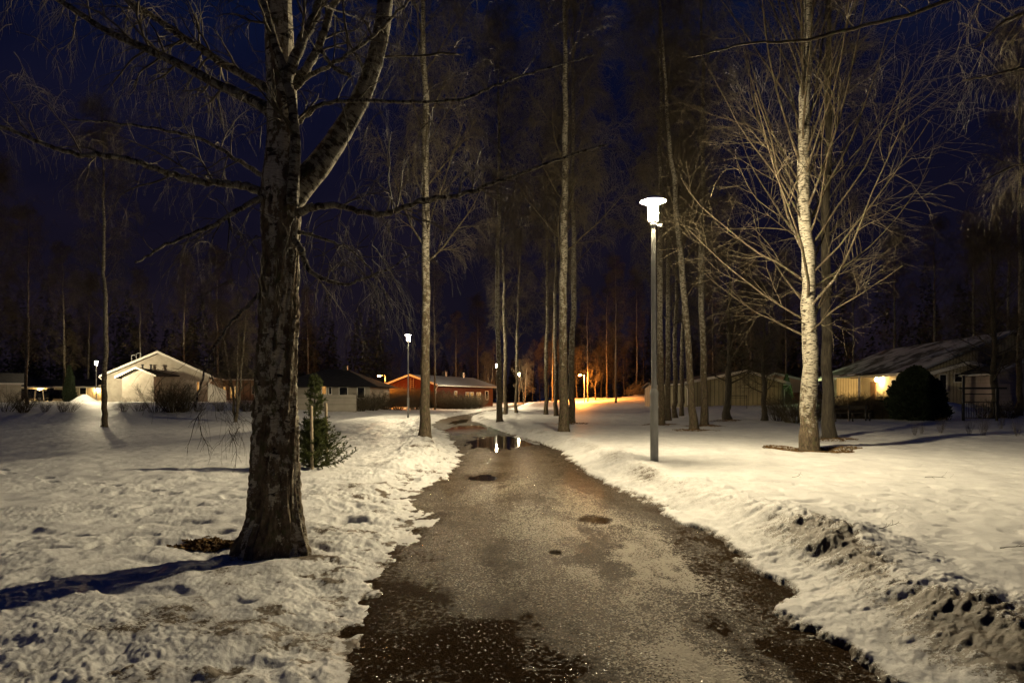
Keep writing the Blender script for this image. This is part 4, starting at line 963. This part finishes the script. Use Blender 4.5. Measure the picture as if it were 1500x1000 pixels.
# small lit house, green shed, pink gable
Y = 68; c = at(1000, Y)
house('tan_house', 'small tan house with one bright window between the birch trunks right of the main lamp', 'house', c, 0, 5.2, 6, hgt(570,Y,c)+.15, hgt(561,Y,c), M['tan_wall'], M['roof'], .3, axis='x', wins=[(-1.15,hgt(579,Y,c),.95,.55,dict(lit=True))])
Y = 60; c = at(1078, Y)
house('board_shed', 'long shed of pale greenish vertical boards with dark roof behind the low dark tree', 'shed', c, R(4), 8.6, 8, hgt(561,Y,c), hgt(545,Y,c), M['green_boards'], M['roof'], .4, apex=.8)
Y = 58; c = at(1128, Y); 
o = MB().box(-.03,.03,-.03,.03,-.3,3.1); t = empty('yard_lamp', at(1177, 64), 'small shaded yard lamp glowing yellow-green in front of the pink gable', 'lamp')
Hh = hgt(551, 64, t.location)
MB().bar((0,0,-.3),(0,0,Hh+.22),.04,8).build('pole', M['dark_metal'], t); MB().lathe([(.1,Hh-.1),(.2,Hh+.06),(.2,Hh+.1)],14,(0,-.3)).build('bulb', M['green_glass'], t, True)
MB().bar((0,0,Hh+.18),(0,-.3,Hh+.2),.025,6).build('arm', M['dark_metal'], t)
MB().lathe([(.26,Hh+.105),(.1,Hh+.25),(.03,Hh+.26)],14,(0,-.3)).build('lamp_shade', M['hat'], t, True)
Y = 80; c = at(1148, Y)
ph = house('pink_house', 'pink brick gabled house seen past the board shed, with red fence below', 'house', c, 0, 7.0, 9, hgt(561,Y,c), hgt(548,Y,c), M['pink_brick'], M['roof'], .4, apex=-1.2, wins=[(-1.2,1.2,.6,.5,dict(lit=False)),(2.6,1.3,.5,.7,dict(lit=False))])
Y = 72; c = at(1160, Y)
o = MB()
for i in range(38): o.box(-2.1+i*.11,-2.1+i*.11+.085,0,.03,-.2,1.25+.03*math.sin(i*3))
o.box(-2.15,2.1,.031,.08,.3,.4).box(-2.15,2.1,.031,.08,.95,1.05)
o = o.build('board_fence', M['red_wall']); o.location = c; tag(o, 'red board fence in front of the pink brick house', 'fence')
# no door light is built for the pink gable
# long cream house on the right
A = np.array((28.4, 62.)); Bp = np.array((26.9, 45.)); d = Bp-A; Lf = np.linalg.norm(d); ang = math.atan2(d[1], d[0])
mid = (A+Bp)/2; cc = (mid[0], mid[1], ground(27.5, 50)-.05)
# local +x runs from A to B, local -y faces the lawn
lh = house('long_cream_house', 'long cream boarded house with patchy snow roof and glowing porch on the right', 'house', cc, ang, Lf, 11, 2.65, 5.0, M['cream_boards'], M['snow_roof'], .7, axis='x',
    wins=[(-6.8,.9,.9,1.1,dict(lit=False)),(-4.6,.9,1.2,1.1,dict(lit=False,muntin=1)),(-1.5,.9,1.4,1.1,dict(lit=False,muntin=1)),(5.2,.9,1.2,1.2,dict(lit=False,muntin=1)),(7.2,1.0,.9,1.0,dict(lit=False))])
MB().box(1.1,2.0,-.05,-.003,0,2.05).build('door', M['brown_wall'], lh)
MB().prismx([(-2.3,2.45),(-.75,2.62),(-.75,2.74),(-2.3,2.57)], -1.2, 4.2).build('porch_roof', M['snow_roof'], lh)
for xx in (-1.0, 4.0): MB().box(xx-.07,xx+.07,-2.1,-1.96,-.2,2.44).build('porch_post', M['trim'], lh)
rl = MB()
for i in range(9): rl.box(-1.0+i*.24,-.96+i*.24,-2.05,-2.01,0,.9)
rl.box(-.93,1.1,-2.07,-1.99,.9,.96).build('porch_railing', M['trim'], lh)
MB().box(-.65,-.6,-1.9,-.01,0,2.4).build('porch_screen', M['cream_boards'], lh)
MB().lathe([(.03,2.05),(.1,2.08),(.12,2.2),(.05,2.3)],12,(2.9,-.35)).build('porch_light', M['porch_glass'], lh, True)
MB().box(2.86,2.94,-.35,-.003,2.31,2.34).build('light_bracket', M['dark_metal'], lh)
Y = 44; c = at(1417, Y, -.1)
house('cream_annexe', 'cream boarded gable wing of the long house behind the metal gate', 'house', c, R(-14), 4.9, 7, hgt(550,Y,c), hgt(533,Y,c), M['cream_boards'], M['snow_roof'], .45,
   wins=[(-1.4,1.2,.35,1.0,dict(lit=False)),(-.5,1.75,.45,.5,dict(lit=False)),(1.3,1.1,1.1,1.1,dict(lit=False))])
Y = 41; c = at(1540, Y, -.1)
house('pale_brick_house', 'pale brick gable end at the right edge behind the dark forked tree', 'house', c, R(-3), 6.6, 11, hgt(545,Y,c), hgt(512,Y,c), M['pale_brick'], M['roof'], .3)

# ------------------------------------------------------------------ cars
def car(c, rz, label):
    t = empty('parked_car', c, label, 'car', 'dark cars parked by the carport', rz)
    prof = [(-2.2,.35),(2.15,.35),(2.2,.7),(2.05,.92),(1.2,1.02),(.45,1.55),(-1.5,1.6),(-2.1,1.05),(-2.25,.8)]
    MB().prism(prof, -.86, .86).build('body', M['car_dark'], t, bevel=.06)
    MB().prism([(1.0,1.05),(.42,1.48),(-1.4,1.52),(-1.85,1.07)], -.875, .875).build('side_window', M['glass'], t)
    for x in (-1.35, 1.4):
        for y in (-.8, .8):
            w = MB().add([(x+.32*math.cos(a)*1, y-.1, .32+.32*math.sin(a)) for a in np.linspace(0, 2*math.pi, 17)[:-1]]+[(x+.32*math.cos(a), y+.1, .32+.32*math.sin(a)) for a in np.linspace(0, 2*math.pi, 17)[:-1]],
                [(i, (i+1) % 16, 16+(i+1) % 16, 16+i) for i in range(16)]+[tuple(range(16))[::-1], tuple(range(16, 32))]).build('wheel', M['tyre'], t)
            s = 1 if y > 0 else -1
            MB().bar((x, y+.10*s, .32), (x, y+.112*s, .32), .19, 12).build('rim', M['rim'], w)
    for y in (-.65, .65): MB().box(-2.29,-2.2,y-.15,y+.15,.75,.95).build('tail_light', M['tail'], t)
car(at(44, 88), R(14), 'dark car with red tail light, left one by the carport')
car(at(84, 90), R(4), 'dark low car, right one in front of the long carport')

# ------------------------------------------------------------------ shrubs, hedges, evergreens
def shrub_mesh(seed, H, n, spread, l2=5, l3=4, r=.012, tw=.003, droop=-.1):
    rng = np.random.default_rng(seed); a = rng.uniform(0, 2*math.pi, n); q = rng.uniform(0, 1, n)**.5
    p = np.stack([.25*spread*q*np.cos(a), .25*spread*q*np.sin(a), np.full(n, -.05)], -1)
    d = nrm(np.stack([np.cos(a)*q*spread*.7, np.sin(a)*q*spread*.7, np.full(n, 1.0)], -1)); l = H*rng.uniform(.6, 1.1, n)[:, None]; pts = [p]; k = 8
    for i in range(k-1):
        p = p+d*l/(k-1); pts.append(p); d = nrm(d+rng.normal(size=d.shape)*.12+np.array((0, 0, droop))/(k-1))
    Q = np.stack(pts, 1); Rr = np.repeat((r*(1-.7*np.linspace(0, 1, k)))[None], n, 0)
    Q2, R2 = spawn(rng, Q, Rr, l2, .15, 1, H*.38, 38, 5, .2, .12, .6, tw)
    Q3, R3 = spawn(rng, Q2, R2, l3, .1, 1, H*.18, 40, 4, .1, .12, .7, tw*.8)
    o = tube_obj('shrub', [tube_geo(Q, Rr, 5), tube_geo(Q2, R2, 3), tube_geo(Q3, R3, 3)], M['twig'], None); me = o.data; bpy.data.objects.remove(o); return me
SH = [shrub_mesh(1, 1.5, 22, 1.2), shrub_mesh(2, 1.3, 34, .8, r=.009), shrub_mesh(3, 1.4, 60, 1.0, 5, 5, tw=.004)]
SH[0].name = 'open_shrub'; SH[1].name = 'low_shrub'; SH[2].name = 'dense_shrub'
def shrub(px, py, k, s, label, group, sx=1.0, Y=None, name='bare_shrub'):
    c = hit(px, py) if Y is None else at(px, Y)
    o = bpy.data.objects.new(name, SH[k]); COL.objects.link(o); o.location = c; o.scale = (s*sx, s*sx, s); o.rotation_euler = (0, 0, px*.7); tag(o, label, 'shrub', group)
G = 'bare shrubs in front of the houses'
for px, py, k, s, sx, lab in [
 (8,603,0,1.5,1,'bare shrub in front of the pale garage at the left edge'),(33,604,2,1.3,1,'reddish dense bare shrub right of the pale garage'),(66,603,1,.8,1,'small bare shrub below the left carport light'),
 (92,603,1,.95,1,'twiggy bare shrub left of the snow heap'),(104,603,0,.7,1,'sparse bare shrub at the foot of the snow heap'),(181,603,1,.9,1,'thin bare shrub at the left corner of the white gabled house'),
 (203,602,0,1.0,1,'sparse bare shrub before the left part of the annexe'),(229,603,0,2.0,.9,'tall bare shrub in front of the small gabled annexe'),(252,603,2,1.9,1,'dense reddish shrub right of the annexe'),
 (270,603,2,1.5,1.1,'dense bare shrub before the right half of the white gabled house'),(290,603,1,1.0,1,'low bare shrub below the narrow lit window'),(362,602,2,1.1,1.3,'dark bare shrub left of the huge foreground trunk'),
 (322,602,1,.9,1,'low shrub in front of the sloping garden wall'),
 (545,601,2,1.3,1.4,'dark bare shrub at the right end of the low garden wall'),(565,600,2,1.25,1.3,'dark bare shrub below the orange road lamp'),(583,600,2,1.15,1.3,'dark bare shrub left of the second lamp post'),
 (608,600,2,1.2,1.3,'dark bare shrub between the second lamp post and the banded birch'),(528,602,2,1.2,1.2,'dark bare shrub in the middle of the low garden wall'),
 (1165,619,2,1.15,1.5,'low dark shrub left of the big white birch'),(1140,616,1,1.0,1.3,'thin low shrub beside the thin dark tree'),
 (1187,617,2,1.0,1.4,'low dark shrub directly behind the big white birch'),
 (1478,612,2,.75,1.6,'dark low shrub under the dark forked tree'),(1440,612,1,.8,1.4,'thin shrub inside the metal gate')]:
    shrub(px, py, k, s, lab, G, sx)
for i, px in enumerate(np.arange(556, 702, 9)):
    shrub(px, 0, 2, 1.7 if px < 650 else 1.35, ['hedge shrub in the orange light before the red house', 'unlit hedge shrub along the windows of the red house'][int(px > 640)], 'hedge before the red house', 1.3, Y=(80.5 if px < 650 else 77)+(px-556)*.03, name='hedge_shrub')
for i, px in enumerate(range(1228, 1326, 11)):
    shrub(px, 613, 2, .95, 'dark clipped bare hedge shrub between the big birch and the round evergreen', 'hedge along the right lawn', 1.3, name='hedge_shrub')
for px, py, s in ((1340,637,.35),(1350,635,.3),(1378,634,.45),(1420,636,.4),(1440,637,.5),(1466,628,.5),(1490,638,.4)):
    shrub(px, py, 0, s, 'single thin dry stems sticking out of the snow near the right edge', 'dry stems in the snow', .35, name='dry_stems')
def brush():
    c = at(936, 110); rng = np.random.default_rng(3); n = 160
    p = np.stack([rng.uniform(-2.5, 2.2, n), rng.uniform(-1.5, 1.5, n), rng.uniform(.2, .9, n)], -1); d = nrm(np.array((.75, 0, .6))+rng.normal(size=(n, 3))*.22); l = rng.uniform(1, 3, n)[:, None]
    Q = np.stack([p+d*l*s for s in np.linspace(0, 1, 4)], 1); Rr = np.full((n, 4), .025)
    Q2, R2 = spawn(rng, Q, Rr, 4, .3, 1, .8, 25, 3, .2, .1, .6, .012)
    o = tube_obj('brush_pile', [tube_geo(Q, Rr, 4), tube_geo(Q2, R2, 3)], M['twig'], None); o.location = c; tag(o, 'pile of cut branches slanting to the right in the orange light at the wood edge', 'brush pile')
brush()
def evergreen(c, H, rx, n, label, name, cone, seed, leaf=.05):
    rng = np.random.default_rng(seed); t = empty(name, c, label, 'evergreen')
    MB().bar((0,0,-.1),(0,0,H*.8),.07,8,.02).build('trunk', M['darkbark'], t)
    z = rng.uniform(0, 1, n); a = rng.uniform(0, 2*math.pi, n)
    prof = np.where(z < .3, .90+.10*z/.3, np.clip(1-((z-.3)/.7)**1.7, 0, 1)**.62)*(1+.16*np.cos(a-.3)*(1-z)) if not cone else np.clip(1.0-z, 0, 1)**.7*np.clip(.6+z*3, 0, 1)
    lob = 1+.10*np.sin(a*5+z*7+seed)+.24*perlin(a*2.2, z*5, seed)+.16*perlin(a*6, z*13, seed+1)+.10*np.abs(rng.normal(size=n))*(rng.uniform(0, 1, n) > .8)
    q = 1-.35*rng.uniform(0, 1, n)**2; rr = rx*prof*lob*q
    p = np.stack([rr*np.cos(a), rr*np.sin(a), .03+z*H*(1+.04*np.sin(a*4))], -1)
    out = nrm(np.stack([np.cos(a), np.sin(a), np.full(n, .9)], -1)+rng.normal(size=(n, 3))*.45); w = nrm(np.cross(out, rng.normal(size=(n, 3))))
    s = (leaf*rng.uniform(.7, 1.6, n))[:, None]
    V = np.stack([p-w*s*.45, p+w*s*.45, p+w*s*.2+out*s*2, p-w*s*.2+out*s*2], 1).reshape(-1, 3)
    np_mesh('foliage', V, np.arange(4*n).reshape(-1, 4), mat=M['thuja'], parent=t, smooth=False)
c = hit(1341, 615); evergreen(c, hgt(544, c[1], c), 32/F*c[1], 26000, 'big round dark evergreen bush right of the glowing porch', 'round_evergreen', False, 4, .085)
c = at(1152, 66); evergreen(c, hgt(551, 66, c), .62, 9000, 'narrow dark columnar evergreen before the pink brick house', 'columnar_evergreen', True, 5, .05)
c = at(102, 85); evergreen(c, hgt(538, 85, c), .75, 9000, 'narrow conical evergreen rising beside the long carport', 'conical_evergreen', True, 6, .06)

# ------------------------------------------------------------------ bench, gate, rack, posts, twigs
c = hit(1247, 617); b = empty('park_bench', c, 'low slatted bench in the dark under the hedge, right of the big birch', 'bench', rz=R(-4))
for i in range(3): MB().box(-.9,.9,-.2+i*.15,-.08+i*.15,.40,.44).build('slat', M['old_wood'], b)
MB().box(-.9,.9,.30,.33,.60,.76).build('backrest', M['old_wood'], b)
for x in (-.8, 0, .8): MB().box(x-.03,x+.03,-.18,-.12,-.1,.398).box(x-.03,x+.03,.24,.298,-.1,.8).build('leg', M['dark_metal'], b)
c = hit(1411, 616); g = empty('metal_gate', c, 'dark metal frame with a barred gate standing in the snow near the right edge', 'gate', rz=R(-6)); Yg = c[1]
hh = hgt(550, Yg, c)
MB().box(-.05,.05,-.05,.05,-.3,hh).build('post', M['dark_metal'], g); MB().box(1.5,1.6,-.05,.05,-.3,hh*.7).build('post', M['dark_metal'], g)
MB().box(-.2,2.0,-.04,.04,hh*.70,hh*.74).build('top_rail', M['dark_metal'], g)
q = MB().box(.055,1.495,-.02,.02,hh*.58,hh*.60).box(.055,1.495,-.02,.02,hh*.40,hh*.42).box(.055,1.495,-.02,.02,.10,.14)
for i in range(12): q.box(.13+i*.115,.15+i*.115,-.012,.012,.145,hh*.395)
q.build('bars', M['dark_metal'], g)
for px, h in ((1378, .8), (1383, .62), (1387, .9)):
    c = hit(px, 614); o = MB().bar((0,0,-.2),(0,0,h),.035,8,.03).build('fence_post', M['stake']); o.location = c; tag(o, 'short wooden post between the round evergreen and the metal gate', 'post', 'short posts by the metal gate')
c = at(1070, 52); g = empty('carpet_rack', c, 'thin dark metal rack in front of the green board shed', 'rack')
for x in (0, 1.25): MB().bar((x,0,-.2),(x,0,1.0),.025,8).build('post', M['dark_metal'], g)
MB().bar((-.2,0,1.0),(1.25,0,1.0),.025,8).bar((-.0,0,.85),(1.25,0,.85),.015,6).build('rail', M['dark_metal'], g)
t = empty('swing_frame', at(49, 74), 'leaning wooden frame in front of the carport cars on the left', 'frame')
MB().bar((0,0,-.1),(.25,0,1.35),.07,8).build('post', M['stake'], t); MB().bar((.95,.3,-.1),(.8,.3,1.3),.04,8).build('post', M['stake'], t); MB().bar((.2,0,1.36),(1.2,.3,1.36),.05,8).build('crossbar', M['stake'], t)
# fallen twigs on the snow
for px, py, s, lab in ((1355,700,.5,'forked reddish fallen twig on the bright snow of the right lawn'),(1288,776,.22,'short fallen twig on the snow behind the ploughed bank'),(1465,805,.25,'small bent twig on the snow near the right edge'),(1160,700,.2,'tiny fallen twig on the snow right of the main lamp'),(1345,812,.2,'short twig lying flat beyond the tallest snow lump')):
    rng = np.random.default_rng(int(px)); c = hit(px, py); n = 10
    a = rng.uniform(-.3, .3); p = np.zeros((1, 3)); d = np.array([[math.cos(a), math.sin(a), .05]]); pts = [p]
    for i in range(n-1): p = p+d*s/(n-1); pts.append(p); d = nrm(d+rng.normal(size=(1, 3))*np.array((.3, .3, .1)))
    Q = np.stack(pts, 1); Rr = np.repeat((.004*(1-.6*np.linspace(0, 1, n)))[None], 1, 0); Q2, R2 = spawn(rng, Q, Rr, 5, .2, 1, s*.35, 45, 5, .1, .2, .6, .0018)
    o = tube_obj('fallen_twig', [tube_geo(Q, Rr, 5), tube_geo(Q2, R2, 4)], M['twig'], None); o.location = c+np.array((0, 0, .015)); tag(o, lab, 'twig', 'fallen twigs on the snow')

# ------------------------------------------------------------------ far wood
def forest():
    rng = np.random.default_rng(21); Vs = []; n0 = 0
    def cone(x, y, z0, H, Rb, n):
        z = rng.uniform(0.02, 1, n)**.9; a = rng.uniform(0, 2*math.pi, n); lay = .75+.25*np.abs(np.sin(z*H*2.2)); rr = Rb*(1-z)*lay*rng.uniform(.35, 1.1, n)+.08
        p = np.stack([x+rr*np.cos(a), y+rr*np.sin(a), z0+z*H], -1); s = rng.uniform(.35, .9, n)[:, None]*(1.15-z[:, None]*.75)
        out = nrm(np.stack([np.cos(a), np.sin(a), rng.uniform(-.7, .1, n)], -1)); w = nrm(np.cross(out, np.array((0, 0, 1))+rng.normal(size=(n, 3))*.4))
        return np.stack([p-w*s*.4, p+w*s*.4, p+out*s], 1).reshape(-1, 3)
    for (p0, p1, cnt, Y0, Y1, h0, h1) in [(-150,560,70,100,135,11,19),(380,540,10,105,140,11,17),(600,820,30,150,190,7,12),(800,1100,46,132,165,13,21),(1050,1700,60,88,130,12,20)]:
        for i in range(cnt):
            Y = rng.uniform(Y0, Y1); px = rng.uniform(p0, p1); x = (px-750)/F*Y; H = rng.uniform(h0, h1); Vs.append(cone(x, Y, .2, H, H*.16+.6, 700))
    V = np.concatenate(Vs); o = np_mesh('spruce_wood', V, tris=np.arange(len(V)).reshape(-1, 3), mat=M['forest'], smooth=False); tag(o, 'dark spruce wood closing the view behind the houses', 'forest', kind='stuff')
    gs = []
    src = KIND['slim']
    for i in range(1):
        cnt = 150; px = rng.uniform(-100, 1600, cnt); Y = rng.uniform(128, 175, cnt); H = rng.uniform(12, 19, cnt); H = np.where((px > 560) & (px < 800), H*.68, H)
        x = (px-750)/F*Y; s = np.linspace(0, 1, 9)
        Q = np.stack([x[:, None]+s*rng.normal(size=(cnt, 1))*.6, np.repeat(Y[:, None], 9, 1), s[None]*H[:, None]], -1); Rr = .12*(1-.9*s)[None]*np.ones((cnt, 1))
        Q2, R2 = spawn(rng, Q, Rr, 22, .25, .98, 3.6, 40, 6, .4, .08, .4, .02); Q3, R3 = spawn(rng, Q2, R2, 10, .15, 1, 1.5, 42, 4, -.7, .12, .6, .012)
        gs += [tube_geo(Q, Rr, 5), tube_geo(Q2, R2, 3), tube_geo(Q3, R3, 3)]
    o = tube_obj('bare_wood', gs, M['twig'], None); tag(o, 'far bare birch wood standing as one dim mass behind the park', 'forest', kind='stuff')
forest()

# ------------------------------------------------------------------ sky, camera, render
sc = bpy.context.scene
w = bpy.data.worlds.new('World'); sc.world = w; w.use_nodes = True; nt = w.node_tree; nt.nodes.clear()
out = nt.nodes.new('ShaderNodeOutputWorld'); bg = nt.nodes.new('ShaderNodeBackground'); sky = nt.nodes.new('ShaderNodeTexSky')
sky.sky_type = 'NISHITA'; sky.sun_disc = False; sky.sun_elevation = R(-5.0); sky.sun_rotation = R(200); sky.air_density = 1.0; sky.ozone_density = 3.0; sky.dust_density = .3
tc = nt.nodes.new('ShaderNodeTexCoord'); sp = nt.nodes.new('ShaderNodeSeparateXYZ'); L(nt, tc.outputs['Generated'], sp.inputs[0])
# faint town glow on thin cloud near the horizon
cl = noise(nt, mapping(nt, tc.outputs['Generated'], (2.2, 2.2, 5)), 1.3, 5, .6)
gl = ramp(nt, sp.outputs[2], [(0, (.0125,.0092,.0130)), (.20, (.0075,.0062,.0130)), (.40, (.0035,.0048,.0170)), (.50, (.0026,.0068,.0270)), (1, (.0015,.0052,.024))])
gl = mix(nt, 1.0, gl, ramp(nt, cl, [(.35, (.55,.6,.8)), (.7, (1.25,1.1,1.1))]), 'MULTIPLY')
bg2 = nt.nodes.new('ShaderNodeBackground'); L(nt, gl, bg2.inputs[0]); bg2.inputs[1].default_value = 1.0
L(nt, sky.outputs[0], bg.inputs[0]); bg.inputs[1].default_value = .1
ad = nt.nodes.new('ShaderNodeAddShader'); L(nt, bg.outputs[0], ad.inputs[0]); L(nt, bg2.outputs[0], ad.inputs[1]); L(nt, ad.outputs[0], out.inputs[0])

cam = bpy.data.cameras.new('camera'); co = bpy.data.objects.new('camera', cam); COL.objects.link(co)
co.location = (0, 0, H0); co.rotation_euler = (R(90), 0, 0); cam.sensor_width = 36; cam.lens = 24; cam.shift_y = (HY-500)/1500; cam.clip_start = .05; cam.clip_end = 3000
sc.camera = co
sc.view_settings.view_transform = 'Standard'; sc.view_settings.look = 'None'; sc.view_settings.exposure = 0; sc.view_settings.gamma = 1
sc.render.engine = 'CYCLES'; cy = sc.cycles
cy.use_denoising = True; cy.denoiser = 'OPENIMAGEDENOISE'; cy.max_bounces = 4; cy.diffuse_bounces = 3; cy.glossy_bounces = 2; cy.transparent_max_bounces = 4
cy.sample_clamp_indirect = 2.0; cy.sample_clamp_direct = 0; cy.caustics_reflective = False; cy.caustics_refractive = False; cy.use_light_tree = True
cy.use_adaptive_sampling = True; cy.adaptive_threshold = .02
